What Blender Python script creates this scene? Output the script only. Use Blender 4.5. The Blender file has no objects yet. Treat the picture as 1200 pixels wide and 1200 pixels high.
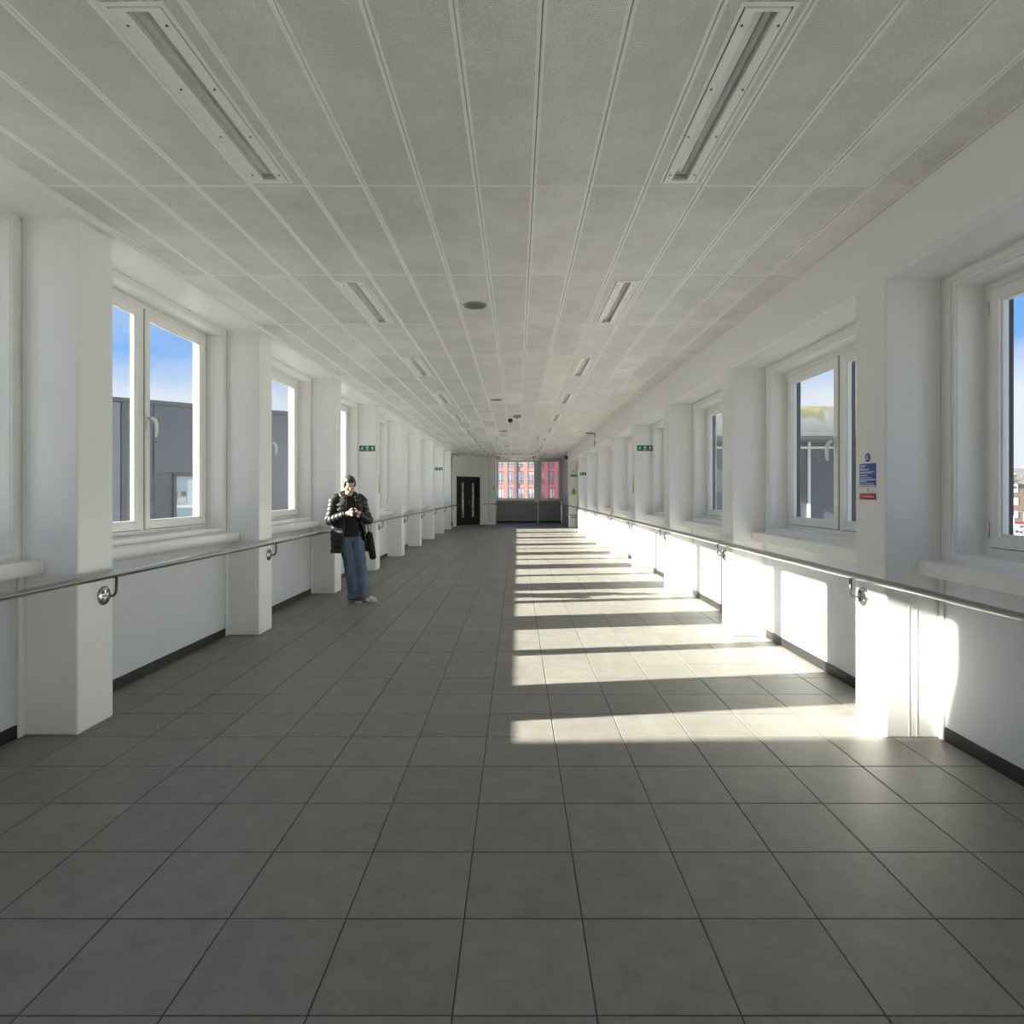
import bpy, bmesh, math, random
from mathutils import Vector, Matrix
random.seed(7)
SC = bpy.context.scene
C = SC.collection
PI = math.pi

# ------------------------------------------------------------------ camera
EYE = 1.444
F_PX = 745.0
cam = bpy.data.cameras.new('camera')
cam.sensor_width = 36.0
cam.lens = F_PX / 1200.0 * 36.0
cam.shift_x = -6.0 / 1200.0
cam.shift_y = -22.5 / 1200.0
cam.clip_start = 0.05
cam.clip_end = 1000
cam_ob = bpy.data.objects.new('camera', cam)
cam_ob.location = (0, 0, EYE)
cam_ob.rotation_euler = (PI / 2, 0, 0)
C.objects.link(cam_ob)
SC.camera = cam_ob

# ------------------------------------------------------------------ world
SKY_STRENGTH = 0.74
W = bpy.data.worlds.new('sky'); SC.world = W; W.use_nodes = True
nt = W.node_tree; nt.nodes.clear()
def wn(t, **k):
    n = nt.nodes.new(t)
    for a, b in k.items(): setattr(n, a, b)
    return n
tc = wn('ShaderNodeTexCoord'); sep = wn('ShaderNodeSeparateXYZ')
nt.links.new(tc.outputs['Generated'], sep.inputs[0])
ramp = wn('ShaderNodeValToRGB')
cr = ramp.color_ramp
cr.elements[0].position = 0.0; cr.elements[0].color = (0.86, 0.90, 0.96, 1)
cr.elements[1].position = 0.55; cr.elements[1].color = (0.18, 0.39, 0.82, 1)
e = cr.elements.new(0.13); e.color = (0.76, 0.83, 0.95, 1)
e = cr.elements.new(0.19); e.color = (0.20, 0.46, 0.94, 1)
nt.links.new(sep.outputs['Z'], ramp.inputs[0])
# cloud layer: direction projected on a high plane
addz = wn('ShaderNodeMath', operation='ADD'); addz.inputs[1].default_value = 0.22
nt.links.new(sep.outputs['Z'], addz.inputs[0])
mx = wn('ShaderNodeMath', operation='MAXIMUM'); mx.inputs[1].default_value = 0.05
nt.links.new(addz.outputs[0], mx.inputs[0])
dx = wn('ShaderNodeMath', operation='DIVIDE'); dy = wn('ShaderNodeMath', operation='DIVIDE')
nt.links.new(sep.outputs['X'], dx.inputs[0]); nt.links.new(mx.outputs[0], dx.inputs[1])
nt.links.new(sep.outputs['Y'], dy.inputs[0]); nt.links.new(mx.outputs[0], dy.inputs[1])
cmb = wn('ShaderNodeCombineXYZ')
nt.links.new(dx.outputs[0], cmb.inputs[0]); nt.links.new(dy.outputs[0], cmb.inputs[1])
cmb.inputs[2].default_value = 3.1
noi = wn('ShaderNodeTexNoise'); noi.inputs['Scale'].default_value = 0.9
noi.inputs['Detail'].default_value = 7; noi.inputs['Roughness'].default_value = 0.55
nt.links.new(cmb.outputs[0], noi.inputs['Vector'])
cramp = wn('ShaderNodeValToRGB')
cramp.color_ramp.elements[0].position = 0.47; cramp.color_ramp.elements[0].color = (0, 0, 0, 1)
cramp.color_ramp.elements[1].position = 0.66; cramp.color_ramp.elements[1].color = (1, 1, 1, 1)
nt.links.new(noi.outputs['Fac'], cramp.inputs[0])
# more cloud towards the horizon
hz = wn('ShaderNodeMapRange'); hz.inputs['From Min'].default_value = 0.0; hz.inputs['From Max'].default_value = 0.30
hz.inputs['To Min'].default_value = 1.0; hz.inputs['To Max'].default_value = 0.30
nt.links.new(sep.outputs['Z'], hz.inputs['Value'])
cm = wn('ShaderNodeMath', operation='MULTIPLY')
nt.links.new(cramp.outputs[0], cm.inputs[0]); nt.links.new(hz.outputs[0], cm.inputs[1])
mixc = wn('ShaderNodeMix', data_type='RGBA')
nt.links.new(cm.outputs[0], mixc.inputs['Factor'])
nt.links.new(ramp.outputs[0], mixc.inputs['A'])
mixc.inputs['B'].default_value = (0.93, 0.95, 0.98, 1)
bg = wn('ShaderNodeBackground'); bg.inputs['Strength'].default_value = SKY_STRENGTH
nt.links.new(mixc.outputs['Result'], bg.inputs['Color'])
wo = wn('ShaderNodeOutputWorld'); nt.links.new(bg.outputs[0], wo.inputs[0])

# ------------------------------------------------------------------ sun
SUN_DIR = Vector((1.0, 0.143, -0.391)).normalized()
sun = bpy.data.lights.new('sun', 'SUN')
sun.energy = 20.5; sun.angle = math.radians(0.53); sun.color = (1.0, 0.93, 0.80)
sun_ob = bpy.data.objects.new('sun', sun)
sun_ob.rotation_euler = SUN_DIR.to_track_quat('-Z', 'Y').to_euler()
sun_ob.location = (-20, -3, 12)
C.objects.link(sun_ob)

# ------------------------------------------------------------------ exposure
SC.view_settings.view_transform = 'Standard'
SC.view_settings.look = 'None'
SC.view_settings.gamma = 1.0
SC.view_settings.use_curve_mapping = False
SC.view_settings.exposure = 0.66
SC.cycles.max_bounces = 14
SC.cycles.diffuse_bounces = 10
SC.cycles.glossy_bounces = 4
SC.cycles.transparent_max_bounces = 24

# ------------------------------------------------------------------ helpers
MATS = {}
def mat(name, col, rough=0.5, metal=0.0, noise=0.0, nscale=5.0, detail=4.0, bump=0.0, bscale=60.0, spec=None, col2=None, stretch=None):
    if name in MATS: return MATS[name]
    m = bpy.data.materials.new(name); m.use_nodes = True
    t = m.node_tree; b = t.nodes['Principled BSDF']
    b.inputs['Base Color'].default_value = (*col, 1)
    b.inputs['Roughness'].default_value = rough
    b.inputs['Metallic'].default_value = metal
    if spec is not None: b.inputs['Specular IOR Level'].default_value = spec
    tcn = None
    if noise > 0 or bump > 0 or col2:
        tcn = t.nodes.new('ShaderNodeNewGeometry')
        vec = tcn.outputs['Position']
        if stretch:
            mp = t.nodes.new('ShaderNodeMapping'); mp.inputs['Scale'].default_value = stretch
            t.links.new(vec, mp.inputs[0]); vec = mp.outputs[0]
    if noise > 0 or col2:
        n = t.nodes.new('ShaderNodeTexNoise'); n.inputs['Scale'].default_value = nscale
        n.inputs['Detail'].default_value = detail; n.inputs['Roughness'].default_value = 0.6
        t.links.new(vec, n.inputs['Vector'])
        r = t.nodes.new('ShaderNodeValToRGB')
        r.color_ramp.elements[0].position = 0.3; r.color_ramp.elements[1].position = 0.7
        if col2:
            c0, c1 = col2, col
        else:
            c0 = tuple(max(0, c * (1 - noise)) for c in col); c1 = tuple(min(1, c * (1 + noise)) for c in col)
        r.color_ramp.elements[0].color = (*c0, 1); r.color_ramp.elements[1].color = (*c1, 1)
        t.links.new(n.outputs['Fac'], r.inputs[0]); t.links.new(r.outputs[0], b.inputs['Base Color'])
    if bump > 0:
        n2 = t.nodes.new('ShaderNodeTexNoise'); n2.inputs['Scale'].default_value = bscale; n2.inputs['Detail'].default_value = 3
        t.links.new(vec, n2.inputs['Vector'])
        bp = t.nodes.new('ShaderNodeBump'); bp.inputs['Strength'].default_value = bump; bp.inputs['Distance'].default_value = 0.01
        t.links.new(n2.outputs['Fac'], bp.inputs['Height']); t.links.new(bp.outputs[0], b.inputs['Normal'])
    MATS[name] = m
    return m

def glass(name, tint=(0.93, 0.95, 0.95), refl=1.0):
    if name in MATS: return MATS[name]
    m = bpy.data.materials.new(name); m.use_nodes = True
    t = m.node_tree; t.nodes.clear()
    o = t.nodes.new('ShaderNodeOutputMaterial'); tr = t.nodes.new('ShaderNodeBsdfTransparent')
    tr.inputs[0].default_value = (*tint, 1)
    g = t.nodes.new('ShaderNodeBsdfGlossy'); g.inputs['Roughness'].default_value = 0.02
    g.inputs['Color'].default_value = (refl, refl, refl, 1)
    lw = t.nodes.new('ShaderNodeLayerWeight'); lw.inputs['Blend'].default_value = 0.5
    pw = t.nodes.new('ShaderNodeMath'); pw.operation = 'POWER'; pw.inputs[1].default_value = 4.5
    t.links.new(lw.outputs['Facing'], pw.inputs[0])
    fr = t.nodes.new('ShaderNodeMath'); fr.operation = 'MULTIPLY_ADD'; fr.inputs[1].default_value = 0.75; fr.inputs[2].default_value = 0.025
    t.links.new(pw.outputs[0], fr.inputs[0])
    mix = t.nodes.new('ShaderNodeMixShader')
    t.links.new(fr.outputs[0], mix.inputs[0]); t.links.new(tr.outputs[0], mix.inputs[1]); t.links.new(g.outputs[0], mix.inputs[2])
    t.links.new(mix.outputs[0], o.inputs[0])
    MATS[name] = m
    return m

def tile_mat():
    m = bpy.data.materials.new('floor_tile'); m.use_nodes = True
    t = m.node_tree; b = t.nodes['Principled BSDF']; L = t.links.new
    g = t.nodes.new('ShaderNodeNewGeometry')
    mp = t.nodes.new('ShaderNodeMapping'); mp.inputs['Location'].default_value = (0.18 / 0.4, -0.157 / 0.4, 0)
    mp.inputs['Scale'].default_value = (2.5, 2.5, 0)
    L(g.outputs['Position'], mp.inputs[0])
    fl = t.nodes.new('ShaderNodeVectorMath'); fl.operation = 'FLOOR'; L(mp.outputs[0], fl.inputs[0])
    wnz = t.nodes.new('ShaderNodeTexWhiteNoise'); wnz.noise_dimensions = '2D'; L(fl.outputs[0], wnz.inputs['Vector'])
    n1 = t.nodes.new('ShaderNodeTexNoise'); n1.inputs['Scale'].default_value = 9; n1.inputs['Detail'].default_value = 6
    n1.inputs['Roughness'].default_value = 0.65
    ad = t.nodes.new('ShaderNodeVectorMath'); ad.operation = 'MULTIPLY_ADD'
    L(wnz.outputs['Color'], ad.inputs[0]); ad.inputs[1].default_value = (7, 7, 7); L(g.outputs['Position'], ad.inputs[2])
    L(ad.outputs[0], n1.inputs['Vector'])
    n2 = t.nodes.new('ShaderNodeTexNoise'); n2.inputs['Scale'].default_value = 260; n2.inputs['Detail'].default_value = 2
    L(g.outputs['Position'], n2.inputs['Vector'])
    r = t.nodes.new('ShaderNodeValToRGB')
    r.color_ramp.elements[0].position = 0.3; r.color_ramp.elements[0].color = (*TILE_A, 1)
    r.color_ramp.elements[1].position = 0.72; r.color_ramp.elements[1].color = (*TILE_B, 1)
    L(n1.outputs['Fac'], r.inputs[0])
    mr = t.nodes.new('ShaderNodeMapRange'); mr.inputs['To Min'].default_value = 0.93; mr.inputs['To Max'].default_value = 1.05
    L(wnz.outputs['Value'], mr.inputs['Value'])
    mr2 = t.nodes.new('ShaderNodeMapRange'); mr2.inputs['From Min'].default_value = 0.3; mr2.inputs['From Max'].default_value = 0.7
    mr2.inputs['To Min'].default_value = 0.88; mr2.inputs['To Max'].default_value = 1.10
    L(n2.outputs['Fac'], mr2.inputs['Value'])
    mu = t.nodes.new('ShaderNodeMath'); mu.operation = 'MULTIPLY'; L(mr.outputs[0], mu.inputs[0]); L(mr2.outputs[0], mu.inputs[1])
    vm = t.nodes.new('ShaderNodeVectorMath'); vm.operation = 'SCALE'; L(r.outputs[0], vm.inputs[0]); L(mu.outputs[0], vm.inputs['Scale'])
    L(vm.outputs[0], b.inputs['Base Color'])
    rr = t.nodes.new('ShaderNodeMapRange'); rr.inputs['To Min'].default_value = 0.42; rr.inputs['To Max'].default_value = 0.58
    L(n1.outputs['Fac'], rr.inputs['Value']); L(rr.outputs[0], b.inputs['Roughness'])
    bp = t.nodes.new('ShaderNodeBump'); bp.inputs['Strength'].default_value = 0.06; bp.inputs['Distance'].default_value = 0.002
    L(n2.outputs['Fac'], bp.inputs['Height']); L(bp.outputs[0], b.inputs['Normal'])
    b.inputs['Specular IOR Level'].default_value = 0.42
    return m

TILE_A = (0.205, 0.193, 0.175)
TILE_B = (0.272, 0.259, 0.237)

def perf_mat():
    m = bpy.data.materials.new('perforated_panel'); m.use_nodes = True
    t = m.node_tree; b = t.nodes['Principled BSDF']; L = t.links.new
    g = t.nodes.new('ShaderNodeNewGeometry')
    v = t.nodes.new('ShaderNodeTexVoronoi'); v.inputs['Scale'].default_value = 165; v.inputs['Randomness'].default_value = 0.25
    L(g.outputs['Position'], v.inputs['Vector'])
    r = t.nodes.new('ShaderNodeValToRGB'); r.color_ramp.interpolation = 'LINEAR'
    r.color_ramp.elements[0].position = 0.22; r.color_ramp.elements[0].color = (0.49, 0.49, 0.47, 1)
    r.color_ramp.elements[1].position = 0.42; r.color_ramp.elements[1].color = (0.87, 0.865, 0.84, 1)
    L(v.outputs['Distance'], r.inputs[0])
    n = t.nodes.new('ShaderNodeTexNoise'); n.inputs['Scale'].default_value = 2.2; n.inputs['Detail'].default_value = 6
    n.inputs['Roughness'].default_value = 0.7
    L(g.outputs['Position'], n.inputs['Vector'])
    mr = t.nodes.new('ShaderNodeMapRange'); mr.inputs['From Min'].default_value = 0.3; mr.inputs['From Max'].default_value = 0.62
    mr.inputs['To Min'].default_value = 0.84; mr.inputs['To Max'].default_value = 1.03
    L(n.outputs['Fac'], mr.inputs['Value'])
    vm = t.nodes.new('ShaderNodeVectorMath'); vm.operation = 'SCALE'; L(r.outputs[0], vm.inputs[0]); L(mr.outputs[0], vm.inputs['Scale'])
    L(vm.outputs[0], b.inputs['Base Color'])
    b.inputs['Roughness'].default_value = 0.5
    return m

M_TILE = tile_mat()
M_PERF = perf_mat()
M_GROUT = mat('grout', (0.055, 0.052, 0.048), 0.9)
M_PANEL_EDGE = mat('ceiling_panel_edge', (0.95, 0.945, 0.925), 0.4)
M_DARK_VOID = mat('ceiling_void', (0.10, 0.10, 0.10), 0.9)
M_WHITE = mat('white_paint', (0.87, 0.868, 0.855), 0.36, noise=0.02, nscale=1.2)
M_WALL = mat('wall_paint', (0.87, 0.865, 0.84), 0.5, noise=0.02, nscale=1.0)
M_INFILL = mat('infill_panel', (0.62, 0.645, 0.67), 0.5, noise=0.02, nscale=40)
M_UPVC = mat('window_frame_white', (0.84, 0.84, 0.81), 0.3)
M_SILL = mat('sill_white', (0.82, 0.82, 0.80), 0.35)
M_BLACK = mat('black_skirting', (0.018, 0.018, 0.018), 0.45)
M_GASKET = mat('gasket', (0.02, 0.02, 0.02), 0.6)
M_STEEL = mat('brushed_steel', (0.52, 0.51, 0.49), 0.24, metal=1.0)
M_STEEL_DARK = mat('dark_steel', (0.16, 0.155, 0.15), 0.35, metal=1.0)
M_GLASS = glass('clear_glass')
M_GLASS_SMOKE = glass('smoky_glass', (0.62, 0.54, 0.60))
M_ALU = mat('grey_metal', (0.45, 0.46, 0.46), 0.4, metal=0.6)

def new_bm(): return bmesh.new()

def box(bm, x0, x1, y0, y1, z0, z1, bev=0.0, mi=0, seg=2):
    x0, x1 = min(x0, x1), max(x0, x1); y0, y1 = min(y0, y1), max(y0, y1); z0, z1 = min(z0, z1), max(z0, z1)
    vs = [bm.verts.new(p) for p in ((x0,y0,z0),(x1,y0,z0),(x1,y1,z0),(x0,y1,z0),(x0,y0,z1),(x1,y0,z1),(x1,y1,z1),(x0,y1,z1))]
    fs = [bm.faces.new([vs[i] for i in q]) for q in ((3,2,1,0),(4,5,6,7),(0,1,5,4),(1,2,6,5),(2,3,7,6),(3,0,4,7))]
    for f in fs: f.material_index = mi
    if bev > 0:
        es = list({e for f in fs for e in f.edges})
        r = bmesh.ops.bevel(bm, geom=es, offset=bev, segments=seg, affect='EDGES', profile=0.5)
        for f in r['faces']: f.material_index = mi
    return vs

def prism(bm, poly, axis, a, b, mi=0):
    """poly: 2-D outline; axis 'x','y','z' is the extrusion axis; the two coordinates fill the other axes in order."""
    def P(p, t):
        if axis == 'x': return (t, p[0], p[1])
        if axis == 'y': return (p[0], t, p[1])
        return (p[0], p[1], t)
    v0 = [bm.verts.new(P(p, a)) for p in poly]; v1 = [bm.verts.new(P(p, b)) for p in poly]
    n = len(poly)
    fs = [bm.faces.new(v0), bm.faces.new(list(reversed(v1)))]
    for i in range(n):
        fs.append(bm.faces.new((v0[i], v1[i], v1[(i+1) % n], v0[(i+1) % n])))
    for f in fs: f.material_index = mi
    return fs

def frame_of(t):
    t = t.normalized()
    up = Vector((0, 0, 1)) if abs(t.z) < 0.9 else Vector((1, 0, 0))
    u = t.cross(up).normalized(); v = u.cross(t).normalized()
    return u, v

def tube(bm, pts, rad, seg=12, caps=True, mi=0, flat=None, ref=None):
    """sweep; rad number or list; flat: list of factors for the second axis; ref: fixed first axis"""
    pts = [Vector(p) for p in pts]; n = len(pts)
    if not isinstance(rad, (list, tuple)): rad = [rad] * n
    rings = []; pu = None
    for i, p in enumerate(pts):
        t = (pts[min(i+1, n-1)] - pts[max(i-1, 0)])
        if t.length < 1e-9: t = Vector((0, 0, 1))
        t.normalize()
        if ref is not None:
            r_ = Vector(ref); u = (r_ - t * r_.dot(t)).normalized(); v = t.cross(u).normalized()
        elif pu is None: u, v = frame_of(t)
        else:
            u = (pu - t * pu.dot(t)).normalized(); v = t.cross(u).normalized()
        pu = u
        f = 1.0 if flat is None else (flat[i] if isinstance(flat, (list, tuple)) else flat)
        rings.append([bm.verts.new(p + (u * math.cos(a) + v * math.sin(a) * f) * rad[i]) for a in [2*PI*k/seg for k in range(seg)]])
    for i in range(n-1):
        for k in range(seg):
            f = bm.faces.new((rings[i][k], rings[i][(k+1) % seg], rings[i+1][(k+1) % seg], rings[i+1][k])); f.material_index = mi; f.smooth = True
    if caps:
        f = bm.faces.new(list(reversed(rings[0]))); f.material_index = mi
        f = bm.faces.new(rings[-1]); f.material_index = mi
    return rings

def lathe(bm, prof, center=(0,0,0), axis='z', seg=24, mi=0):
    """prof: (r, h) pairs"""
    c = Vector(center); rings = []
    for r, h in prof:
        ring = []
        for k in range(seg):
            a = 2*PI*k/seg; x, y = r*math.cos(a), r*math.sin(a)
            p = {'z': (x, y, h), 'x': (h, x, y), 'y': (x, h, y)}[axis]
            ring.append(bm.verts.new(c + Vector(p)))
        rings.append(ring)
    for i in range(len(rings)-1):
        for k in range(seg):
            f = bm.faces.new((rings[i][k], rings[i][(k+1) % seg], rings[i+1][(k+1) % seg], rings[i+1][k])); f.material_index = mi; f.smooth = True
    bm.faces.new(rings[0]); bm.faces.new(rings[-1])

def ellipsoid(bm, c, r, seg=20, rings=14, mi=0):
    m = Matrix.Translation(c) @ Matrix.Diagonal((*r, 1))
    res = bmesh.ops.create_uvsphere(bm, u_segments=seg, v_segments=rings, radius=1, matrix=m)
    for v in res['verts']:
        for f in v.link_faces: f.smooth = True; f.material_index = mi

def obj(name, bm, m, parent=None, loc=(0,0,0), rotz=0.0, smooth=False, fix=True):
    if fix: bmesh.ops.recalc_face_normals(bm, faces=bm.faces)
    me = bpy.data.meshes.new(name); bm.to_mesh(me); bm.free()
    for x in (m if isinstance(m, (list, tuple)) else [m]): me.materials.append(x)
    if smooth:
        for p in me.polygons: p.use_smooth = True
    o = bpy.data.objects.new(name, me); C.objects.link(o)
    o.location = loc; o.rotation_euler = (0, 0, rotz)
    if parent: o.parent = parent
    return o

def inst(name, me, parent=None, loc=(0,0,0), rotz=0.0):
    o = bpy.data.objects.new(name, me); C.objects.link(o); o.location = loc; o.rotation_euler = (0,0,rotz)
    if parent: o.parent = parent
    return o

def tag(o, label=None, cat=None, group=None, kind=None):
    if label: o['label'] = label
    if cat: o['category'] = cat
    if group: o['group'] = group
    if kind: o['kind'] = kind
    return o

def thing(name, label, cat, loc=(0,0,0), rotz=0.0, group=None, kind=None):
    o = bpy.data.objects.new(name, None); C.objects.link(o); o.empty_display_size = 0.1
    o.location = loc; o.rotation_euler = (0, 0, rotz)
    return tag(o, label, cat, group, kind)

def copy_tree(o, parent=None):
    c = o.copy(); C.objects.link(c); c.parent = parent
    for ch in list(o.children): copy_tree(ch, c)
    return c

ORD = ['first', 'second', 'third', 'fourth', 'fifth', 'sixth', 'seventh', 'eighth', 'ninth', 'tenth', 'eleventh', 'twelfth']

SCRATCH = bpy.data.scenes.new('scratch')
def evaluated_mesh(o):
    for c in list(o.users_collection): c.objects.unlink(o)
    SCRATCH.collection.objects.link(o)
    vl = SCRATCH.view_layers[0]; vl.update()
    dg = vl.depsgraph; dg.update()
    return bpy.data.meshes.new_from_object(o.evaluated_get(dg))

def text_mesh(bm, s, size, at, right, up, depth=0.0015, mi=0):
    """append flat lettering to bm: baseline start 'at', direction vectors right/up"""
    cu = bpy.data.curves.new('t', 'FONT'); cu.body = s; cu.size = size; cu.resolution_u = 3
    o = bpy.data.objects.new('t', cu); C.objects.link(o)
    me = evaluated_mesh(o)
    R, U = Vector(right).normalized(), Vector(up).normalized(); A = Vector(at)
    vs = [bm.verts.new(A + R * v.co.x + U * v.co.y) for v in me.vertices]
    wmax = max((v.co.x for v in me.vertices), default=0)
    for p in me.polygons:
        try:
            f = bm.faces.new([vs[i] for i in p.vertices]); f.material_index = mi
        except ValueError: pass
    bpy.data.objects.remove(o); bpy.data.curves.remove(cu); bpy.data.meshes.remove(me)
    return wmax

# ------------------------------------------------------------------ dimensions

H = EYE + 1.636                       # ceiling height
PL, PR = -2.613, 2.168                # pillar faces
WL, WR = -2.95, 2.50                  # wall planes
PT = 0.335                            # pillar thickness
ZL = [3.78 + 2.665 * n for n in range(-1, 9)]      # near faces of left pillars
ZL_BACK = [3.78 + 2.665 * n for n in range(-4, -1)]
ZR_BACK = [3.742 + 2.652 * n for n in range(-4, -1)]
ZR = [3.742 + 2.652 * n for n in range(-1, 8)] + [26.55]
Y_BACK, Y_END = -9.8, 30.6
HEAD_L, HEAD_R = 3.02, 2.62           # window heads
SOFF_R = 2.70                         # right soffit
CE_L, CE_R = -2.517, 2.12             # ceiling edges

# ------------------------------------------------------------------ floor
bm = new_bm(); box(bm, -3.3, 2.8, Y_BACK - 0.2, Y_END + 0.2, -0.2, -0.0035)
floor = tag(obj('floor', bm, M_GROUT), 'grey stone tiled corridor floor', None, kind='structure')
T0X, T0Y, TS = -0.18, 0.157, 0.4
def tile_geo(bm, x, y, w=0.3955, d=0.3955, ch=0.0025):
    lv = [(0, -0.0045), (0, -ch * 0.6), (ch, 0.0)]
    rs = []
    for ins, z in lv:
        rs.append([bm.verts.new(p) for p in ((x-w/2+ins, y-d/2+ins, z), (x+w/2-ins, y-d/2+ins, z), (x+w/2-ins, y+d/2-ins, z), (x-w/2+ins, y+d/2-ins, z))])
    for i in range(2):
        for k in range(4): bm.faces.new((rs[i][k], rs[i][(k+1) % 4], rs[i+1][(k+1) % 4], rs[i+1][k]))
    bm.faces.new(rs[-1])
tiles = []
for j in range(-25, 77):
    for i in range(-7, 7):
        x, y = T0X + TS * (i + 0.5), T0Y + TS * (j + 0.5)
        if y > Y_END: continue
        tiles.append((x, y))
def in_view(x, y):
    if y < 1.5: return False
    px = 606 + F_PX * x / y
    return -60 < px < 1260
vis = sorted([t for t in tiles if in_view(*t)], key=lambda t: t[1])
single = set(vis[:300])
bm = new_bm(); tile_geo(bm, 0, 0)
t_ob = obj('tile', bm, M_TILE, floor); first = True
for (x, y) in vis[:300]:
    o = t_ob if first else inst('tile', t_ob.data, floor)
    first = False
    o.location = (x, y, random.uniform(-0.0006, 0.0006))
bm = new_bm()
for t in tiles:
    if t not in single: tile_geo(bm, *t)
tag(obj('distant_tiles', bm, M_TILE, floor), kind='stuff')

# ------------------------------------------------------------------ ceiling
bm = new_bm(); box(bm, -3.3, 2.8, Y_BACK - 0.2, Y_END + 0.2, H + 0.13, H + 0.3)
ceiling = tag(obj('ceiling', bm, M_DARK_VOID), 'white perforated metal plank ceiling', None, kind='structure')
C0X, CWX, C0Y, CLY = 0.0865, 0.30, 2.005, 1.385
PW, PD = 0.2965, 1.3815
def panel_geo(bm, w, d, hole=None, bx=0.015, by=0.009):
    """metal plank: z=0 is its underside; plain margins and perforated field; hole=(x0,x1,y0,y1)"""
    def quad(x0, x1, y0, y1, mi, z=0.0):
        f = bm.faces.new([bm.verts.new(p) for p in ((x0,y0,z),(x0,y1,z),(x1,y1,z),(x1,y0,z))]); f.material_index = mi
    X0, X1, Y0, Y1 = -w/2, w/2, -d/2, d/2
    c = 0.003
    a0, a1, b0, b1 = X0+c, X1-c, Y0+c, Y1-c
    # rolled edges
    for (p, q, r, s) in (((X0,Y0),(X1,Y0),(a1,b0),(a0,b0)), ((X1,Y0),(X1,Y1),(a1,b1),(a1,b0)), ((X1,Y1),(X0,Y1),(a0,b1),(a1,b1)), ((X0,Y1),(X0,Y0),(a0,b0),(a0,b1))):
        f = bm.faces.new([bm.verts.new((*p, c)), bm.verts.new((*q, c)), bm.verts.new((*r, 0)), bm.verts.new((*s, 0))]); f.material_index = 1
        f = bm.faces.new([bm.verts.new((*p, 0.03)), bm.verts.new((*q, 0.03)), bm.verts.new((*q, c)), bm.verts.new((*p, c))]); f.material_index = 1
    f0x, f1x, f0y, f1y = X0+bx, X1-bx, Y0+by, Y1-by
    quad(a0, f0x, b0, b1, 1); quad(f1x, a1, b0, b1, 1); quad(f0x, f1x, b0, f0y, 1); quad(f0x, f1x, f1y, b1, 1)
    if hole is None: quad(f0x, f1x, f0y, f1y, 0)
    else:
        h0, h1, k0, k1 = hole
        quad(f0x, h0, f0y, f1y, 0); quad(h1, f1x, f0y, f1y, 0); quad(h0, h1, f0y, k0, 0); quad(h0, h1, k1, f1y, 0)
cols = []
for k in range(-9, 8):
    xa, xb = C0X + CWX * (k - 0), C0X + CWX * (k + 1)
    xa2, xb2 = max(xa, CE_L), min(xb, CE_R)
    if xb2 - xa2 > 0.05: cols.append((xa2, xb2, k))
LIGHT_COLS = {-5: 'left', 2: 'right'}     # column index that carries the luminaires
LHOLE = {-5: (-0.120, 0.072), 2: (-0.074, 0.094)}
LHOLE = {-5: (-0.118, 0.072), 2: (-0.078, 0.096)}
meshes = {}
def get_panel(w, hole_key):
    key = (round(w, 3), hole_key)
    if key not in meshes:
        bm = new_bm()
        hole = None
        if hole_key is not None:
            h = LHOLE[hole_key]; hole = (h[0], h[1], -0.570, 0.640)
        panel_geo(bm, w - 0.0035, PD, hole)
        me = bpy.data.meshes.new('ceiling_panel'); bm.to_mesh(me); bm.free()
        me.materials.append(M_PERF); me.materials.append(M_PANEL_EDGE)
        meshes[key] = me
    return meshes[key]
light_rows = []
plist = []
for r in range(-9, 21):
    yc = C0Y + CLY * (r + 0.5)
    if yc + PD / 2 > Y_END + 0.9: continue
    for (xa, xb, k) in cols:
        hk = k if (k in LIGHT_COLS and r % 2 == 0 and r >= 0) else None
        plist.append((yc, (xa + xb) / 2, xb - xa, hk, r))
vis = [p for p in plist if p[4] >= 0]
one = vis[:300]
for (yc, xc, w, hk, r) in one:
    inst('ceiling_panel', get_panel(w, hk), ceiling, (xc, yc, H - random.choice((0, 0, 0, 0.0015, 0.003))))
bm = new_bm()
for p in plist:
    if p in one: continue
    b2 = new_bm(); hole = None
    if p[3] is not None:
        h = LHOLE[p[3]]; hole = (h[0], h[1], -0.570, 0.640)
    panel_geo(b2, p[2] - 0.0035, PD, hole)
    for v in b2.verts: v.co += Vector((p[1], p[0], H))
    me = bpy.data.meshes.new('x'); b2.to_mesh(me); b2.free(); bm.from_mesh(me); bpy.data.meshes.remove(me)
tag(obj('distant_panels', bm, [M_PERF, M_PANEL_EDGE], ceiling, fix=False), kind='stuff')

# left soffit and cornice bead
bm = new_bm(); box(bm, -3.25, CE_L - 0.005, Y_BACK, 27.6, H - 0.002, H + 0.12)
obj('soffit', bm, M_WHITE, ceiling)
bm = new_bm(); prism(bm, [(CE_L, H + 0.03), (CE_L, H - 0.012), (CE_L - 0.012, H - 0.026), (CE_L - 0.034, H - 0.026), (CE_L - 0.05, H - 0.012), (CE_L - 0.05, H + 0.03)], 'y', Y_BACK, 27.35)
tag(obj('trim_1', bm, M_WHITE), 'white cornice bead along left ceiling edge', None, kind='structure')
# right bulkhead
bm = new_bm()
prism(bm, [(CE_R, H + 0.12), (CE_R + 0.004, H - 0.005), (2.135, 2.76), (2.142, 2.73), (2.155, 2.712), (2.18, SOFF_R), (2.66, SOFF_R), (2.66, H + 0.12)], 'y', Y_BACK, 26.9)
o = obj('trim_2', bm, M_WHITE); tag(o, 'deep white bulkhead along right ceiling edge', None, kind='structure')
for p in o.data.polygons: p.use_smooth = False

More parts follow.
